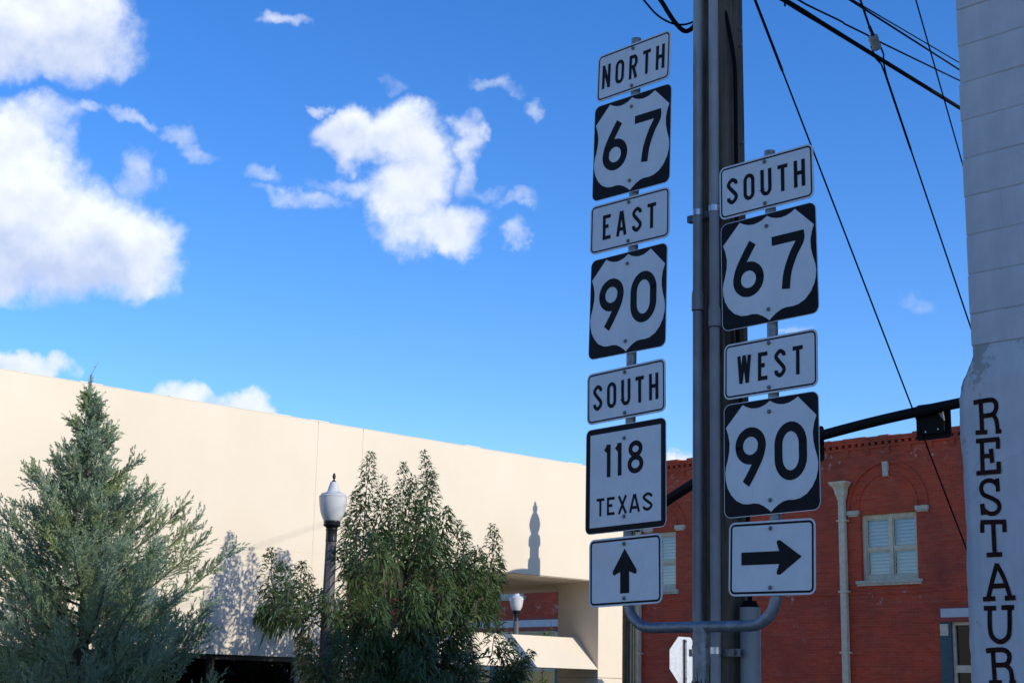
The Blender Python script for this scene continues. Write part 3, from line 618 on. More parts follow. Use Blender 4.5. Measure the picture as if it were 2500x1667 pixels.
# glyphs of the highway alphabet: strokes in a box of width w, height 1, stroke t
def arc(cx, cy, rx, ry, a0, a1, n=14): return [(cx+rx*math.cos(R_(a0+(a1-a0)*i/n)), cy+ry*math.sin(R_(a0+(a1-a0)*i/n))) for i in range(n+1)]
def glyph(ch, w, t):
    h = t/2; rx = (w-t)/2; ry = min(rx*1.15, .3)
    if ch == 'N': return [[(h, 0), (h, 1)], [(w-h, 0), (w-h, 1)], [(h*.9, 1-.02), (w-h*.9, .02)]]
    if ch == 'O' or ch == '0':
        if ch == '0': ry = min(rx*1.2, .42)
        p = arc(w/2, 1-h-ry, rx, ry, 0, 180)+arc(w/2, h+ry, rx, ry, 180, 360); return [p+[p[0], p[1]]]
    if ch == 'R': return [[(h, 0), (h, 1)], [(h*.5, 1-h), (w*.55, 1-h)]+arc(w*.55, 1-h-(.5-h)/2, w*.45-h, (.5-h)/2, 80, -90)+[(h*.5, .5)], [(w*.5, .5), (w-h, 0)]]
    if ch == 'T': return [[(0, 1-h), (w, 1-h)], [(w/2, 0), (w/2, 1-h)]]
    if ch == 'H': return [[(h, 0), (h, 1)], [(w-h, 0), (w-h, 1)], [(h, .52), (w-h, .52)]]
    if ch == 'E': return [[(h, 0), (h, 1)], [(h*.5, 1-h), (w, 1-h)], [(h*.5, h), (w, h)], [(h, .53), (w*.72, .53)]]
    if ch == 'A': return [[(h*.95, 0), (w/2-.02, 1)], [(w-h*.95, 0), (w/2+.02, 1)], [(w*.22, .27), (w*.78, .27)]]
    if ch == 'U': return [[(h, 1), (h, h+ry)]+arc(w/2, h+ry, rx, ry, 180, 360)+[(w-h, 1)]]
    if ch == 'W':
        q = t*.47; return [[(q, 1), (w*.27, 0)], [(w*.27, 0), (w*.5, 1)], [(w*.5, 1), (w*.73, 0)], [(w*.73, 0), (w-q, 1)]]
    if ch == 'X': return [[(h*.95, 0), (w-h*.95, 1)], [(h*.95, 1), (w-h*.95, 0)]]
    if ch == 'S': return [crom([(w-h, .745), (w-h*1.1, .84), (w*.5, 1-h), (h, .80), (h*1.2, .685), (w*.5, .515), (w-h*1.15, .345), (w-h, .21), (w*.5, h), (h*1.1, .165), (h, .265)], 5)]
    if ch == '1': return [[(w-h, 0), (w-h, 1)], [(0, .80), (w-h*1.6, .885), (w-h*1.2, .99)]]
    if ch == '7': return [[(0, 1-h), (w-.005, 1-h)], crom([(w-h*1.02, 1-h*.3), (w-h*1.04, 1-t*1.05), (w*.66, .60), (w*.47, .3), (w*.40, 0)], 6)]
    if ch == '8':
        a = arc(w/2, .745, rx*.86, .255-h, -90, 270, 28); c = arc(w/2, .285, rx, .285-h, 90, 450, 28); return [a+[a[1]], c+[c[1]]]
    if ch in '69':
        c = arc(w/2, .325, rx, .325-h, 0, 360, 32)
        s_ = [c+[c[1]], crom([(w*.66, .985), (w*.42, .76), (h*1.5, .50), (h, .30)], 6)]
        return s_ if ch == '6' else [[(w-x, 1-y) for x, y in p] for p in s_]
I = .0254
def make_sign(c, kind, text, z, roll, dyaw, off, tilt, label, group=None):
    w, h = (21*I, 15*I) if kind in ('up', 'right') else (24*I, 12*I if kind == 'plate' else 24*I)
    yaw = YAW[c]+R_(dyaw); ro, tl = R_(roll), R_(tilt)
    u = Vector((math.cos(yaw), math.sin(yaw), 0)); n = Vector((math.sin(yaw), -math.cos(yaw), 0)); up = Vector((0, 0, 1))*math.cos(tl)+n*math.sin(tl)
    a = u*math.cos(ro)+up*math.sin(ro); b_ = up*math.cos(ro)-u*math.sin(ro); yv = b_.cross(a)
    ctr = Vector(post_at(c, z))+u*off
    nm = {'plate': 'direction_sign', 'shield': 'route_shield_sign', 'state': 'state_route_sign', 'up': 'arrow_sign', 'right': 'arrow_sign'}[kind]
    t = thing(nm, ctr, label, 'sign', group)
    t.rotation_euler = Matrix((a, yv, b_)).transposed().to_euler()
    L = dict(local=True)
    r = .038 if kind != 'shield' else .042
    part('panel', 'aluminium' if kind in ('shield', 'state') else 'sign_white', t, lambda b: slab(b, rrect(-w/2, w/2, -h/2, h/2, r), -.001, .0025), **L)
    y1, y2 = -.0016, -.0024
    if kind == 'shield':
        k = .0028; bg = part('background', 'sign_black', t, lambda b: slab(b, rrect(-w/2+k, w/2-k, -h/2+k, h/2-k, r-k), y1, -.00101), **L)
        H_ = [(0, .024), (.05, .052), (.1, .067), (.145, .072), (.2, .066), (.25, .048), (.292, .025), (.477, .207), (.452, .27), (.437, .345), (.441, .42), (.457, .49), (.478, .56), (.486, .61), (.481, .67), (.463, .735), (.425, .80), (.37, .855), (.3, .888), (.24, .896), (.18, .893), (.13, .90), (.075, .925), (.03, .955), (0, .98)]
        P = [(x*w, (.5-v)*h) for x, v in H_]+[(-x*w, (.5-v)*h) for x, v in H_[-2:0:-1]]
        P = P[::-1]
        b = MB(); n_ = len(P); b.add([(x, -.0020, z_) for x, z_ in P]+[(0, -.0020, -.02)], [(i, (i+1) % n_, n_) for i in range(n_)]); b.build('shield', 'sign_white', t, local=True)
        dw, dh, tt = .200, .305, .168
        for i, ch in enumerate(text):
            b = MB(); ww = dw*(1.02 if ch in '07' else 1.0); x0 = (-.128 if i == 0 else .128)-ww/2
            for j, s_ in enumerate(glyph(ch, ww/dh, tt)): ribbon(b, [(x0+p*dh, .012-dh/2+q*dh) for p, q in s_], tt*dh, y2-.0003*j)
            b.build('numeral', 'sign_black', t, local=True)
    elif kind == 'state':
        k = .0028; part('background', 'sign_black', t, lambda b: slab(b, rrect(-w/2+k, w/2-k, -h/2+k, h/2-k, r-k), y1, -.00101), **L)
        part('field', 'sign_white', t, lambda b: slab(b, rrect(-w/2+.036, w/2-.036, -h/2+.036, h/2-.036, .003, 2), -.0021, -.00161), **L)
        for ch, u0, wd in (('1', .253, .068), ('1', .392, .068), ('8', .535, .195)):
            b = MB(); dh = .188
            for j, s_ in enumerate(glyph(ch, wd*w/dh, .155)): ribbon(b, [(-w/2+u0*w+p*dh, .012+q*dh) for p, q in s_], .155*dh, -.0026-.0003*j)
            b.build('numeral', 'sign_black', t, local=True)
        for ch, u0, wd in zip('TEXAS', (.145, .278, .415, .555, .725), (.10, .098, .115, .135, .112)):
            b = MB(); dh = .103
            for j, s_ in enumerate(glyph(ch, wd*w/dh, .16)): ribbon(b, [(-w/2+u0*w+p*dh, -.207+q*dh) for p, q in s_], .16*dh, -.0026-.0003*j)
            b.build('letter', 'sign_black', t, local=True)
    else:
        i0, i1 = (.0095, .0185) if kind == 'plate' else (.010, .0215)
        part('border', 'sign_black', t, lambda b: ring(b, rrect(-w/2+i0, w/2-i0, -h/2+i0, h/2-i0, r-i0), rrect(-w/2+i1, w/2-i1, -h/2+i1, h/2-i1, max(.008, r-i1)), y1), **L)
        if kind == 'plate':
            dh = 6*I; adv = {'NORTH': .855, 'SOUTH': .83, 'EAST': .67, 'WEST': .70}[text]*w
            ws = {'N': .46, 'O': .48, 'R': .46, 'T': .42, 'H': .46, 'S': .46, 'U': .47, 'E': .41, 'A': .52, 'W': .60}
            tot = sum(ws[ch] for ch in text)*dh; gap = (adv-tot)/(len(text)-1); x = -adv/2
            for ch in text:
                b = MB()
                for j, s_ in enumerate(glyph(ch, ws[ch], .145)): ribbon(b, [(x+p*dh, -dh/2+q*dh) for p, q in s_], .145*dh, y2-.0003*j)
                b.build('letter', 'sign_black', t, local=True); x += ws[ch]*dh+gap
        else:
            ln, sw, hw, hl = (.247, .066, .088, .132) if kind == 'up' else (.372, .066, .088, .140)
            P = [(-sw/2, 0), (sw/2, 0), (sw/2, ln-hl+.004), (hw-.014, ln-hl-.012), (hw-.004, ln-hl-.010), (hw, ln-hl), (hw-.002, ln-hl+.012), (0, ln), (-hw+.002, ln-hl+.012), (-hw, ln-hl), (-hw+.004, ln-hl-.010), (-hw+.014, ln-hl-.012), (-sw/2, ln-hl+.004)]
            P = [(x, z_-ln/2) for x, z_ in P]
            if kind == 'right': P = [(z_, -x) for x, z_ in P]
            b = MB(); b.add([(x, y2, z_) for x, z_ in P], [(0, 1, 2, 12), (2, 3, 4, 5, 6), (2, 6, 7, 8, 12), (8, 9, 10, 11, 12)]); b.build('arrow', 'sign_black', t, local=True)
    bx = -.004; bz = {'plate': h/2-.033, 'shield': h/2-.072, 'state': h/2-.082, 'up': h/2-.040, 'right': h/2-.040}[kind]
    zs = (bz, -bz) if kind != 'shield' else (bz, -h/2+.073)
    for zz in zs:
        def bolt(b):
            pr = [(.0115, 0), (.0115, .003), (.0085, .004), (.0085, .0085), (.005, .0105)]; m_ = MB().lathe(pr, n=12); b.add([(bx+x, -.0027-z_, zz+y) for x, y, z_ in m_.v], m_.f)
        part('bolt', 'bolt_metal', t, bolt, smooth=True, **L)
    return t
SG = 'highway signs on the two armed post'
for a in ((0, 'plate', 'NORTH', 3.694, -1.31, -2.18, .010, -1.19, 'white NORTH plate with black border above a 67 shield'),
          (0, 'shield', '67', 3.207, -.61, .66, .005, -1.11, 'black square 67 shield sign between the NORTH and EAST plates'),
          (0, 'plate', 'EAST', 2.722, .03, 1.78, -.002, -.95, 'white EAST plate with black border between 67 and 90 shields'),
          (0, 'shield', '90', 2.232, -.30, -1.10, -.007, -1.32, 'black square 90 shield sign between the EAST and SOUTH plates'),
          (0, 'plate', 'SOUTH', 1.699, 1.52, -.66, -.010, -1.07, 'white SOUTH plate just above the Texas 118 sign'),
          (0, 'state', '118', 1.211, 1.21, .08, -.003, -1.27, 'black framed white 118 TEXAS route sign above the upward arrow'),
          (0, 'up', '', .685, 1.47, 1.40, .007, -1.08, 'white sign with an arrow pointing straight up'),
          (1, 'plate', 'SOUTH', 2.737, 1.00, 1.24, -.005, -1.34, 'white SOUTH plate topping the shorter arm above a 67 shield'),
          (1, 'shield', '67', 2.254, 1.36, 1.47, .005, -1.24, 'black square 67 shield sign between the SOUTH and WEST plates'),
          (1, 'plate', 'WEST', 1.719, .25, -1.63, .004, -1.49, 'white WEST plate with black border between 67 and 90 shields'),
          (1, 'shield', '90', 1.237, .60, -1.36, .001, -1.23, 'black square 90 shield sign below the WEST plate, above the right arrow'),
          (1, 'right', '', .710, -.54, .31, -.005, -1.04, 'white sign with an arrow pointing right')):
    make_sign(*a, SG)

# ------------------------------------------------------------------ street lamps
def lamp(x, y, label):
    t = thing('street_lamp', (x, y, 0), label, 'street lamp', 'street lamps with acorn globes')
    zt = 4.350; c = (x, y); k = 1.010e-3
    z = lambda p: zt-(p-123)*k
    part('post', 'aggregate', t, lambda b: b.lathe([(.105, .55), (.069, z(995))], c, 8, ph=.3))
    part('base', 'aggregate', t, lambda b: b.lathe([(.20, 0), (.20, .25), (.17, .32), (.15, .5), (.112, .56)], c, 8, ph=.3))
    part('capital', 'black_iron', t, lambda b: (b.lathe([(.074, z(998)), (.076, z(985)), (.072, z(975)), (.072, z(865)), (.076, z(855)), (.078, z(845))], c, 48, .06, 12)), smooth=True)
    part('collar', 'black_iron', t, lambda b: b.lathe([(.079, z(846)), (.072, z(830)), (.080, z(815)), (.105, z(800)), (.114, z(785)), (.104, z(770)), (.110, z(755)), (.108, z(740)), (.100, z(734))], c, 32), smooth=True)
    def globe(b):
        pr = [(215, 734), (235, 715), (262, 690), (296, 650), (322, 600), (338, 550), (350, 500), (357, 455), (359, 432)]
        b.lathe([(w*k/2, z(p)) for w, p in pr], c, 64, .012, 32)
    part('globe', 'globe_acrylic', t, globe, smooth=True)
    part('refractor', 'globe_acrylic', t, lambda b: b.lathe([(.06, z(730)), (.11, z(690)), (.14, z(620)), (.147, z(565)), (.14, z(560)), (.143, z(520)), (.10, z(500))], c, 32), smooth=True)
    part('lid', 'globe_acrylic', t, lambda b: b.lathe([(.183, z(431)), (.184, z(424)), (.172, z(412)), (.158, z(405)), (.160, z(392)), (.135, z(380)), (.096, z(368)), (.080, z(350)), (.068, z(310)), (.056, z(270)), (.045, z(236))], c, 40), smooth=True)
    part('finial', 'black_iron', t, lambda b: b.lathe([(.034, z(237)), (.030, z(228)), (.012, z(210)), (.008, z(200)), (.018, z(190)), (.022, z(165)), (.017, z(140)), (.010, z(124)), (.004, z(120))], c, 16), smooth=True)
    return t
lamp(-16.10, 12.076, 'dark street lamp with an acorn globe beside the leafy green tree')
lamp(-29.35, 28.05, 'far street lamp seen through the porch of the beige building')

# ------------------------------------------------------------------ traffic signal on its mast arm
def signal():
    X, Y = -17.25, 19.08
    t = thing('traffic_signal', (X, Y, 0), 'black fluted signal pole with a long mast arm at the beige corner', 'traffic signal')
    part('pole', 'signal_green', t, lambda b: b.lathe([(.128, .6), (.102, 4.87)], (X, Y), 96, .09, 16), smooth=True)
    part('pole_base', 'signal_green', t, lambda b: b.lathe([(.26, -.0), (.26, .2), (.21, .3), (.19, .5), (.15, .6), (.13, .64)], (X, Y), 32), smooth=True)
    part('pole_cap', 'signal_paint', t, lambda b: b.lathe([(.11, 4.86), (.135, 4.88), (.135, 4.97), (.12, 5.02), (.08, 5.05), (.075, 5.07), (.10, 5.12), (.122, 5.19), (.125, 5.24), (.105, 5.32), (.07, 5.39), (.042, 5.43), (.038, 5.45), (.055, 5.48), (.052, 5.53), (.022, 5.56), (.028, 5.58), (.010, 5.62)], (X, Y), 24), smooth=True)
    ap = [(X+.08, 4.44)]+[(on(1, px, py, Y)[0], on(1, px, py, Y)[2]) for px, py in ((1600, 1241), (1660, 1201), (1760, 1142), (1880, 1097), (2010, 1061.5), (2120, 1032.5), (2230, 1007), (2345, 983), (2480, 958), (2600, 940))]
    ap = crom(ap, 4); n = len(ap)
    part('mast_arm', 'signal_paint', t, lambda b: b.tube([(x, Y, z) for x, z in ap], [.084-.014*i/n for i in range(n)], 16), smooth=True)
    part('arm_clamp', 'signal_paint', t, lambda b: b.lathe([(.135, 4.27), (.14, 4.30), (.14, 4.60), (.135, 4.63)], (X, Y), 24), smooth=True)
    q0, q1, q2 = on(1, 2237, 1030, Y+.127), on(1, 2322, 1025, Y+.127), on(1, 2280, 1072, Y+.127); q3 = on(1, 2280, 984, Y+.127); q4 = on(1, 2012, 1080, Y+.127); q5, q6 = on(1, 2008, 1039, Y+.127), on(1, 2008, 1126, Y+.127)
    for (xa, xb, za, zb) in ((q0[0], q1[0], q2[2], q3[2]), (q4[0]-.57, q4[0], q6[2], q5[2])):
        hd = part('signal_head', 'signal_paint', t, lambda b: slab(b, rrect(xa, xb, za, zb, .05), Y+.125, Y+.130))
        part('housing', 'signal_side', hd, lambda b: b.box(xa+.06, xb-.22, Y+.1305, Y+.24, za+.09, zb-.09))
        part('housing_back', 'signal_paint', hd, lambda b: slab(b, rrect(xa+.085, xb-.085, za+.075, zb-.075, .03), Y+.075, Y+.1249))
        cx, cz = (xa+xb)/2, (za+zb)/2
        part('visor', 'signal_paint', hd, lambda b: b.tube([(cx-.08, Y+.241, cz), (cx-.08, Y+.36, cz-.02)], .12, 20, caps=False), smooth=True)
        part('lens', 'red_face', hd, lambda b: b.tube([(cx-.08, Y+.2405, cz), (cx-.08, Y+.26, cz)], .11, 20))
        part('bracket', 'galvanised', hd, lambda b: (b.add([(cx+.10, Y+.05, cz+.13), (cx+.19, Y+.05, cz+.12), (cx+.215, Y+.05, cz-.02), (cx+.17, Y+.05, cz+.03), (cx+.10, Y+.074, cz+.13), (cx+.19, Y+.074, cz+.12), (cx+.215, Y+.074, cz-.02), (cx+.17, Y+.074, cz+.03)], [(0, 3, 2, 1), (4, 5, 6, 7), (0, 1, 5, 4), (1, 2, 6, 5), (2, 3, 7, 6), (3, 0, 4, 7)])))
        for dx, dz in ((-.10, -.15), (.10, -.13), (-.2, .2)): part('bolt', 'aluminium', hd, lambda b: b.tube([(cx+dx, Y+.068, cz+dz), (cx+dx, Y+.0745, cz+dz)], .012, 8))
signal()

def stop_sign():
    X, Yc, zc, R8 = -17.4, 20.588, 2.24, .381/math.cos(R_(22.5))
    t = thing('stop_sign', (X, Yc, 0), 'pale back of an octagonal stop sign on a steel channel post', 'sign')
    P = [(Yc+R8*math.cos(R_(22.5+45*i)), zc+R8*math.sin(R_(22.5+45*i))) for i in range(8)]
    b = MB(); b.add([(X, y, z) for y, z in P]+[(X-.003, y, z) for y, z in P], [tuple(range(8)), tuple(range(15, 7, -1))]+[((i+1) % 8, i, 8+i, 8+(i+1) % 8) for i in range(8)]); b.build('panel', 'aluminium', t)
    b = MB(); b.add([(X-.0036, Yc+(y-Yc)*.99, zc+(z-zc)*.99) for y, z in P], [tuple(range(7, -1, -1))]); b.build('face', 'red_face', t)
    part('post', 'galvanised', t, lambda b: (b.box(X+.002, X+.006, Yc-.040, Yc-.020, -.14, zc+.34), b.box(X+.002, X+.036, Yc-.020, Yc-.016, -.14, zc+.34), b.box(X+.032, X+.036, Yc-.016, Yc+.016, -.14, zc+.34), b.box(X+.002, X+.036, Yc+.016, Yc+.020, -.14, zc+.34), b.box(X+.002, X+.006, Yc+.020, Yc+.040, -.14, zc+.34)))
    for z in (zc+.31, zc-.31): part('bolt', 'bolt_metal', t, lambda b: b.tube([(X+.0365, Yc, z), (X+.05, Yc, z)], .012, 8))
stop_sign()

# ------------------------------------------------------------------ overhead wires
def wire(name, pts, r, label, cat, m='wire', group=None, n=6):
    o = MB().tube(pts, r, n).build(name, m, None, True); tag(o, label, cat, group); return o
def lin(pa, da, pb, db, k=24, sag=0., ext=0.):
    A, B = dep(*pa, da), dep(*pb, db); return [A+(B-A)*t-np.array([0, 0, sag*4*t*(1-t)]) for t in np.linspace(0, 1, k)]
# guys run from the pole head down and away past the restaurant corner
def extend(A, B, z=None, t=None):
    k = (z-A[2])/(B[2]-A[2]) if z is not None else t; return A+(B-A)*k
gA, gB = dep(1820, -60, 8.95), dep(2351, 1317, 11.5)
g1 = thing('guy_wire', extend(gA, gB, z=0.), 'thin straight guy wire crossing in front of the signal arm', 'wire')
part('strand', 'wire', g1, lambda b: b.tube([extend(gA, gB, z=0.), gA], .006, 6)); q = extend(gA, gB, t=.147); dq = (gB-gA)/np.linalg.norm(gB-gA)
part('wire_grip', 'wire', g1, lambda b: b.tube([extend(gA, gB, t=0.), q], .0095, 6))
gA, gB = dep(2075, -75, 8.95), dep(2357, 761, 10.5)
g2 = thing('guy_wire', extend(gA, gB, z=0.), 'guy wire broken by a pale porcelain insulator', 'wire')
dq = (gB-gA)/np.linalg.norm(gB-gA); qa, qb = extend(gA, gB, t=.178), extend(gA, gB, t=.236)
part('strand', 'wire', g2, lambda b: (b.tube([gA, qa+dq*.02], .008, 6), b.tube([extend(gA, gB, t=.29), extend(gA, gB, t=.5)], .0085, 6), b.tube([extend(gA, gB, t=.5), extend(gA, gB, z=0.)], .0062, 6)))
sx = np.cross(dq, CF); sx /= np.linalg.norm(sx)
part('wire_loop', 'wire', g2, lambda b: (b.tube([qa+sx*.026+dq*.03, qb+sx*.03, qb+dq*.05+sx*.012, extend(gA, gB, t=.30)], .006, 6), b.tube([qa-sx*.03+dq*.06, qb-sx*.026, qb+dq*.05-sx*.005, extend(gA, gB, t=.30)], .006, 6), b.tube([gA+(qa-gA)*.86, qa-dq*.002+sx*.005, qa+dq*.05+sx*.001], .011, 6)))
def insul(b):
    d, s_ = Vector(dq), Vector(sx); n_ = d.cross(s_).normalized(); A = Vector(qa); ln = .098; N = 20; vs = []
    for i, (tt, rr_) in enumerate(((0, .026), (.06, .031), (.25, .033), (.35, .030), (.65, .030), (.75, .033), (.94, .031), (1, .026))):
        for k in range(N):
            a = 2*math.pi*k/N; cx_, cy_ = math.cos(a), math.sin(a); g = .010*math.exp(-((a-4.71)/.35)**2); vs.append(A+d*ln*tt+(s_*cx_+n_*cy_)*(rr_-g))
    b.add(vs, [(i*N+k, i*N+(k+1) % N, (i+1)*N+(k+1) % N, (i+1)*N+k) for i in range(7) for k in range(N)]+[tuple(range(N-1, -1, -1)), tuple(7*N+k for k in range(N))])
part('insulator', 'porcelain', g2, insul, smooth=True)
wire('guy_wire', [dep(2213, -80, 9.2), extend(dep(2213, -80, 9.2), dep(2348, 394, 10.2), z=0.)], .0055, 'plain thin guy wire nearest the white block corner', 'wire')
OW = 'cables strung across the street from the pole'
cb = thing('overhead_cable', dep(1917, 4, 9.0), 'thick black bundled cable sloping down to the white building', 'cable', OW)
part('bundle', 'rubber', cb, lambda b: b.tube([dep(1800, -60, 8.9)]+lin((1917, 2), 9.0, (2340, 262), 13.0, 14)+[dep(2620, 425, 17)], [.012]+[.0165, .018, .016, .0165, .0155, .016]+[.0165]*8+[.02], 8), smooth=True)
part('cable_tail', 'rubber', cb, lambda b: b.tube(crom([dep(1925, -4, 9.0), dep(1920, 4, 9.0), dep(1916, 10, 9.0), dep(1917, 16, 9.0)], 3), .0065, 6), smooth=True)
wire('overhead_cable', crom([dep(1840, -60, 8.9), dep(1950, 1, 9.1), dep(1975, 15, 9.3), dep(2052, 52, 9.9), dep(2064, 60, 10), dep(2117, 86, 10.4), dep(2152, 105, 10.7), dep(2336, 194, 12.5), dep(2600, 322, 16)], 4), .0065, 'thin cable running just above the thick bundled cable', 'cable', 'rubber', OW)
wire('overhead_cable', lin((1980, -60), 9.1, (2600, 335), 17, 8), .0075, 'lower of two close wires at the white parapet', 'cable', 'wire', OW)
wire('overhead_cable', lin((1990, -53), 9.6, (2600, 305), 19, 8), .0055, 'upper of two close wires at the white parapet', 'cable', 'wire', OW)
Yq = 6.98
wire('looped_cable', crom([dep(1560, -70, 9.05), dep(1612, 0, 9.02), dep(1632, 32, 9.0), dep(1650, 58, 9.0), dep(1668, 75, 9.0), dep(1682, 75, 9.0), dep(1696, 62, 9.0), dep(1712, 35, 9.02)], 5), .0150, 'thick black cable looping into the top of the utility pole', 'cable', 'rubber', None, 10)
wire('looped_cable', crom([dep(1520, -60, 9.08), dep(1571, 0, 9.06), dep(1603, 36, 9.05), dep(1636, 56, 9.05), dep(1666, 61, 9.05), dep(1690, 55, 9.05), dep(1712, 42, 9.05)], 5), .0068, 'thin black cable drooping beside the thick looping cable', 'cable', 'rubber', None, 8)

# ------------------------------------------------------------------ vegetation
def raw(name, V, F, m, parent):
    """V (n,3) world coords, F list/array of faces with equal side count"""
    me = bpy.data.meshes.new(name); off = np.array(wloc(parent)) if parent else 0.; V = np.asarray(V, np.float32)-off; F = np.asarray(F, np.int32); k = F.shape[1]
    me.vertices.add(len(V)); me.vertices.foreach_set('co', V.astype(np.float32).ravel()); me.loops.add(F.size); me.loops.foreach_set('vertex_index', F.ravel())
    me.polygons.add(len(F)); me.polygons.foreach_set('loop_start', np.arange(0, F.size, k, dtype=np.int32)); me.polygons.foreach_set('loop_total', np.full(len(F), k, np.int32)); me.materials.append(MATS[m]); me.update(calc_edges=True)
    o = bpy.data.objects.new(name, me); COL.objects.link(o); o.parent = parent; return o
def unit(a): return a/np.maximum(np.linalg.norm(a, axis=-1, keepdims=True), 1e-9)
def leaves(pos, dirn, side, ln, wd, droop, fold=.35):
    """folded, arching lanceolate leaves; arrays of n"""
    n = len(pos); dirn = unit(dirn); side = unit(side-dirn*(side*dirn).sum(1, keepdims=True)); nr = np.cross(side, dirn)
    dn = np.array([0, 0, -1.]); st = [0, .3, .65, 1.]; c = []
    for s_ in st: c.append(pos+dirn*(ln*s_)[:, None]+dn*(droop*ln*s_*s_)[:, None])
    V = np.zeros((n, 8, 3)); wv = (wd/2)[:, None]
    V[:, 0] = c[0]; V[:, 7] = c[3]
    for j, (i, f_) in enumerate(((1, 1.), (2, .8))):
        V[:, 1+3*j] = c[i]-side*wv*f_+nr*wv*fold*f_; V[:, 2+3*j] = c[i]; V[:, 3+3*j] = c[i]+side*wv*f_+nr*wv*fold*f_
    T = np.array([(0, 2, 1), (0, 3, 2), (1, 2, 5), (1, 5, 4), (2, 3, 6), (2, 6, 5), (4, 5, 7), (5, 6, 7)])
    return V.reshape(-1, 3), (np.arange(n)[:, None, None]*8+T[None]).reshape(-1, 3)

def leafy_tree():
    bx, by = -16.55, 13.70
    t = thing('leafy_tree', (bx, by, 0), 'bushy green tree with long drooping leaves beside the nearer street lamp', 'tree')
    g = np.random.default_rng(21)
    # upright shoots read off the photograph (tip, foot) with their own distance from the wall
    sh = [((905, 1102), (885, 1330), -16.7), ((935, 1160), (915, 1330), -16.4), ((868, 1200), (870, 1330), -16.9), ((985, 1128), (975, 1330), -16.3), ((1008, 1160), (985, 1330), -16.8), ((965, 1210), (960, 1340), -16.0), ((1034, 1100), (1030, 1320), -16.2), ((1055, 1150), (1040, 1330), -16.6), ((1092, 1238), (1050, 1330), -16.4), ((1020, 1220), (1010, 1340), -15.8),
          ((1117, 1270), (1100, 1420), -16.3), ((1202, 1280), (1190, 1420), -16.4), ((1165, 1335), (1150, 1430), -16.0), ((1222, 1360), (1180, 1440), -16.5), ((1085, 1310), (1070, 1430), -16.0), ((1140, 1300), (1120, 1420), -16.9), ((845, 1250), (865, 1400), -16.2), ((838, 1320), (870, 1430), -15.9), ((860, 1290), (880, 1420), -16.8),
          ((662, 1338), (672, 1480), -16.3), ((690, 1375), (700, 1490), -16.0), ((738, 1370), (740, 1480), -16.6), ((755, 1400), (760, 1490), -16.2), ((640, 1480), (690, 1510), -16.1), ((665, 1440), (690, 1510), -16.5), ((700, 1430), (735, 1520), -15.9), ((632, 1500), (700, 1500), -16.2), ((720, 1500), (770, 1520), -16.3), ((780, 1440), (790, 1530), -16.5),
          ((1215, 1478), (1200, 1600), -16.2), ((1250, 1560), (1220, 1640), -16.3), ((1298, 1588), (1250, 1660), -15.9), ((1275, 1600), (1250, 1667), -16.3), ((745, 1560), (780, 1640), -16.1), ((760, 1600), (790, 1680), -15.8), ((735, 1545), (780, 1610), -16.5)]
    poly = np.array([(790, 1450), (850, 1330), (900, 1290), (1040, 1280), (1130, 1330), (1200, 1370), (1225, 1450), (1215, 1540), (1290, 1620), (1310, 1760), (760, 1760), (735, 1600), (800, 1540)], float)
    def inside(p):
        c = False; j = len(poly)-1
        for i in range(len(poly)):
            if (poly[i, 1] > p[1]) != (poly[j, 1] > p[1]) and p[0] < (poly[j, 0]-poly[i, 0])*(p[1]-poly[i, 1])/(poly[j, 1]-poly[i, 1])+poly[i, 0]: c = not c
            j = i
        return c
    S_ = []
    for tip, foot, X in sh: S_.append((on(0, *tip, X), on(0, *foot, X+(g.random()-.5)*.3), 1.0))
    while len(S_) < 36+150:
        p = (g.uniform(735, 1310), g.uniform(1290, 1760))
        if not inside(p): continue
        X = -16.55+g.uniform(-1.15, 1.15)*math.sqrt(max(.1, 1-((p[0]-1010)/330)**2)); T = on(0, *p, X)
        out = np.array([(X-bx)*.35, (T[1]-by)*.30, .55]); F0 = T-unit(out+g.normal(0, .12, 3))*g.uniform(.45, .8); S_.append((T, F0, .9))
    for z in np.linspace(.9, 2.1, 26):         # the shaded skirt
        a = g.uniform(0, 6.28); r = g.uniform(.7, 1.5); T = np.array([bx+r*math.cos(a), by+r*math.sin(a), z+.2]); S_.append((T, T-np.array([math.cos(a)*.4, math.sin(a)*.4, .25]), .8))
    P, Dr, Sd, Ln, Wd, Dp = [], [], [], [], [], []
    hub = np.array([bx, by, 1.5])
    wood = MB(); 
    for T, F0, sc in S_:
        ln = np.linalg.norm(T-F0); ax = (T-F0)/ln; e = unit(np.cross(ax, g.normal(0, 1, 3))); f = np.cross(ax, e)
        bend = g.normal(0, .05, 3)*ln
        m = int(50+ln*190); u = np.sort(g.random(m)**.85); th = np.arange(m)*2.4+g.normal(0, .3, m)
        base = F0+(T-F0)*u[:, None]+bend*(4*u*(1-u))[:, None]
        radial = e*np.cos(th)[:, None]+f*np.sin(th)[:, None]
        tw = (1-u)**.6*g.random(m)*.20+.012; base = base+radial*tw[:, None]
        up = .35+.75*u[:, None]; P.append(base); Dr.append(unit(radial*(1.05-.35*u[:, None])+ax*up+g.normal(0, .18, (m, 3)))); Sd.append(np.cross(radial, ax)+g.normal(0, .45, (m, 3)))
        Ln.append((.148-.06*u**3)*g.uniform(.75, 1.2, m)*sc); Wd.append(g.uniform(.028, .042, m)*(1-.35*u**3)); Dp.append(g.uniform(.55, 1.25, m))
        wood.tube([F0, F0+(T-F0)*.5+bend, T-ax*.03], [.008, .006, .003], 5, caps=False)
        if g.random() < .33:
            j = hub+np.array([0, 0, g.uniform(-.2, .9)]); mid = (F0+j)/2+np.array([0, 0, -.15])+g.normal(0, .06, 3); wood.tube(crom([j, mid, F0], 4), [.028, .026, .023, .02, .017, .014, .011, .010, .008], 6, caps=False)
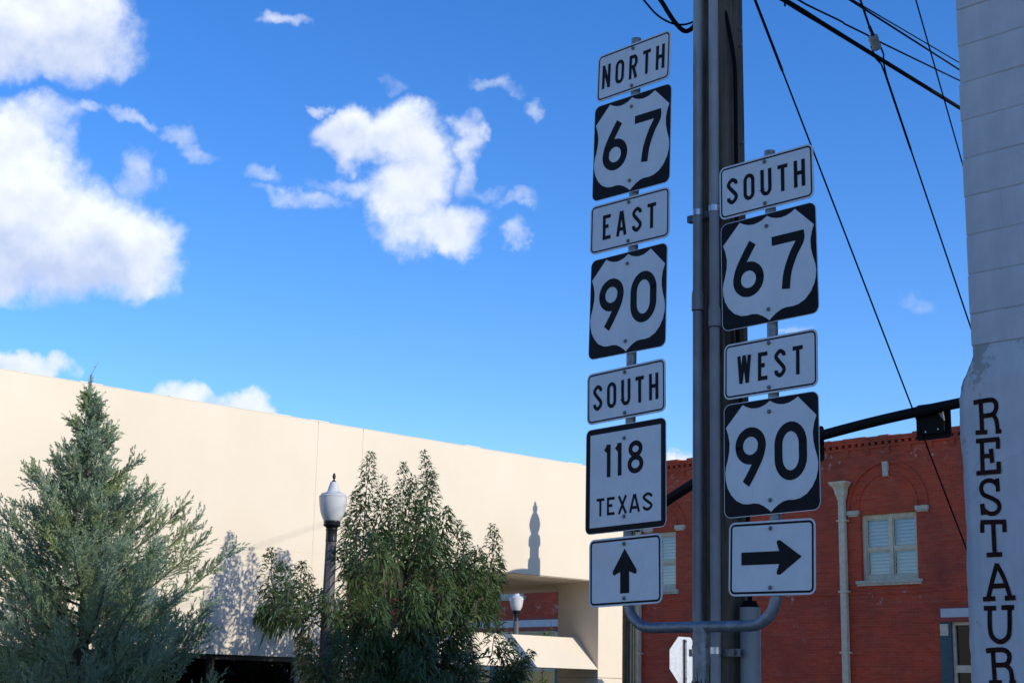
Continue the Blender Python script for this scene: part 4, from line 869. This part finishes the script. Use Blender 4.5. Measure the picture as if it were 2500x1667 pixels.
    P, Dr, Sd = map(np.concatenate, (P, Dr, Sd)); Ln, Wd, Dp = map(np.concatenate, (Ln, Wd, Dp))
    V, F = leaves(P, Dr, Sd, Ln, Wd, Dp); tag(raw('crown', V, F, 'leaf_green', t), kind='stuff')
    wood.build('branches', 'bark', t, True)
    part('trunk', 'bark', t, lambda b: b.tube(crom([(bx+.02, by, -.14), (bx, by+.02, .6), (bx+.03, by, 1.3), (bx, by, 2.3), (bx-.05, by+.05, 3.3)], 4), list(np.linspace(.11, .03, 17)), 12, caps=False), smooth=True)
    print('leaves', len(P))
leafy_tree()

def juniper():
    X = -16.4; B0 = on(0, 232, 1500, X); T0 = on(0, 222, 915, X); bx, by = B0[0], B0[1]
    t = thing('juniper_tree', (bx, by, 0), 'conical blue green juniper in front of the beige wall', 'tree')
    g = np.random.default_rng(5); H = T0[2]
    axis = lambda z: np.array([bx+(T0[0]-bx)*z/H, by+(T0[1]-by)*z/H, z])
    part('trunk', 'bark', t, lambda b: b.tube([axis(z) for z in np.linspace(-.14, H, 14)], [.10*(1-z/H)+.006 for z in np.linspace(0, H, 14)], 10), smooth=True)
    prof = [(0, 1.0), (1.0, 1.2), (1.8, 1.32), (2.4, 1.28), (3.0, 1.14), (3.4, .90), (3.8, .64), (4.2, .46), (4.6, .29), (4.9, .15), (H, .04)]
    Rz = lambda z: np.interp(z, [p[0] for p in prof], [p[1] for p in prof])
    wood = MB(); PP, DD, LL = [], [], []
    nb = 150
    for i in range(nb):
        z = .30+(H-.42)*(i/nb)**.95; az = i*2.399+g.normal(0, .35)
        R = Rz(z+.25)*g.choice([.62, .80, .95, 1.08, 1.24], p=[.22, .24, .26, .2, .08])
        h = np.array([math.cos(az), math.sin(az), 0]); rise = R*g.uniform(.45, .85)
        n = 9; s_ = np.linspace(0, 1, n); c = axis(z-.12)+h*(R*s_**.95)[:, None]+ZZ*(rise*(s_*.4+s_**2.0*.6))[:, None]+np.cumsum(g.normal(0, .014, (n, 3)), 0)*s_[:, None]
        wood.tube(c, list(np.linspace(.012+.006*R, .002, n)), 5, caps=False)
        L = np.linalg.norm(np.diff(c, axis=0), axis=1).sum(); nt = int(10+L*34)
        for k in range(nt):
            u = .10+.90*(k+g.random())/nt; j = min(int(u*(n-1)), n-2); p = c[j]+(c[j+1]-c[j])*(u*(n-1)-j); ax = unit(c[j+1]-c[j])
            if g.random() < .15 and u < .7: continue
            r = unit(np.cross(ax, g.normal(0, 1, 3))); r = unit(r+ZZ*.3)
            d = unit(ax*g.uniform(.7, 1.2)+r*g.uniform(.5, 1.0)); tl = g.uniform(.14, .34)*(1.2-.62*u)*min(1.25, .45+R*.75)
            nz = 3+int(tl*16)                          # plume: a twig with short side sprays
            for q_ in range(nz):
                v0 = (q_+g.random())/nz; o_ = p+d*tl*v0+ZZ*tl*.2*v0*v0; d2 = unit(d*1.0+unit(g.normal(0, 1, 3))*.8*(1-.5*v0)+ZZ*.2); sl_ = tl*.30*(1.15-.6*v0)+.02
                m = int(26+sl_*430); v = g.random(m)
                PP.append(o_+d2*(sl_*v)[:, None]+g.normal(0, .005, (m, 3))*(1.2-v)[:, None]); DD.append(unit(d2+g.normal(0, .36, (m, 3))+ZZ*.1)); LL.append(g.uniform(.011, .024, m)*(1.1-.4*v))
        wn = int(60+R*60); e = c[-2]; de = unit(c[-1]-c[-3]+ZZ*.04); v = g.random(wn)**1.3; PP.append(e+de*(v*(.16+.14*R))[:, None]+g.normal(0, .010, (wn, 3))*(1-v)[:, None]); DD.append(unit(de+g.normal(0, .32, (wn, 3)))); LL.append(g.uniform(.014, .03, wn))
    # leader with its thin whips
    for k in range(26):
        z = H-.55+.55*k/26; PP.append(np.repeat(axis(z)[None], 22, 0)+g.normal(0, .012, (22, 3))); a = g.uniform(0, 6.28, 22); DD.append(unit(np.stack([np.cos(a), np.sin(a), g.uniform(.4, 1.6, 22)], 1))); LL.append(g.uniform(.02, .075, 22)*(1.2-.7*k/26))
    w0 = axis(H); w1 = on(0, 240, 885, X); part('leader', 'bark', t, lambda b: b.tube([w0-ZZ*.1, w0, w1], [.004, .003, .0015], 5)); m = 24; v = g.random(m); PP.append(w0+(w1-w0)*v[:, None]); DD.append(unit(np.array([0, .1, 1.])+g.normal(0, .45, (m, 3)))); LL.append(g.uniform(.012, .035, m))
    P, Dn, Ln = np.concatenate(PP), np.concatenate(DD), np.concatenate(LL); n = len(P)
    sd = unit(np.cross(Dn, g.normal(0, 1, (n, 3)))); w = g.uniform(.0022, .0040, n)
    V = np.stack([P, P+Dn*(Ln*.5)[:, None]+sd*w[:, None], P+Dn*Ln[:, None], P+Dn*(Ln*.5)[:, None]-sd*w[:, None]], 1).reshape(-1, 3); F = np.arange(n*4).reshape(-1, 4)
    tag(raw('crown', V, F, 'leaf_juniper', t), kind='stuff'); wood.build('branches', 'bark', t, True); print('juniper', n)
juniper()

def shrub(name, base, tips, label, m, ln=.06, wd=.022, per=26, seed=1):
    g = np.random.default_rng(seed); t = thing(name, base, label, 'plant'); wood = MB(); P, D, Sd = [], [], []
    for T in tips:
        b = np.array(base); T = np.array(T); mid = (b+T)/2+g.normal(0, .04, 3); c = np.array(crom([b, mid, T], 6)); wood.tube(c, list(np.linspace(.012, .003, len(c))), 5, caps=False)
        mm = per; u = np.clip(1-g.random(mm)**1.4*.45, 0, 1); idx = (u*(len(c)-1)).astype(int); P.append(c[idx]+g.normal(0, .015, (mm, 3))); D.append(unit(g.normal(0, 1, (mm, 3))+ZZ*.5)); Sd.append(g.normal(0, 1, (mm, 3)))
    P, D, Sd = map(np.concatenate, (P, D, Sd)); n = len(P); V, F = leaves(P, D, Sd, g.uniform(.7, 1.2, n)*ln, g.uniform(.8, 1.2, n)*wd, g.uniform(.1, .7, n))
    tag(raw('foliage', V, F, m, t), kind='stuff'); wood.build('stems', 'bark', t, True)
def tips_px(ax, v, pts): return [on(ax, *p, v) for p in pts]
b = on(1, 1240, 1600, 29.2); shrub('young_tree', (b[0], 29.2, 0), tips_px(1, 29.2, ((1240, 1532), (1247, 1538), (1236, 1545), (1250, 1548))), 'small olive sapling just left of the far lamp post', 'leaf_olive', .11, .05, 40, 3)
b = on(1, 1283, 1600, 29.4); shrub('young_tree', (b[0], 29.4, 0), tips_px(1, 29.4, ((1281, 1541), (1284, 1545))), 'tiny green sapling tip just right of the far lamp post', 'leaf_yellow', .10, .05, 22, 4)
b = on(1, 1330, 1640, 29.0); shrub('young_tree', (b[0], 29.0, 0), tips_px(1, 29.0, ((1333, 1525), (1329, 1532), (1328, 1545), (1347, 1516), (1338, 1533))), 'thin sapling with yellow green leaves behind the sloped porch sill', 'leaf_yellow', .10, .045, 16, 5)
b = on(0, 1322, 1720, -18.2); shrub('low_shrub', (-18.2, b[1], 0), tips_px(0, -18.2, ((1320, 1642), (1332, 1644), (1310, 1655), (1300, 1648), (1335, 1660), (1290, 1652), (1325, 1652))), 'yellow green shrub under the sloped sill of the porch', 'leaf_yellow', .07, .03, 34, 6)
b = on(1, 1715, 1720, 6.30); shrub('vine', (b[0], 6.32, 0), tips_px(1, 6.32, ((1702, 1640), (1697, 1652), (1712, 1655), (1722, 1657), (1728, 1660), (1690, 1660))), 'dark leafy vine tips in front of the sign post stem', 'leaf_olive', .085, .045, 14, 7)
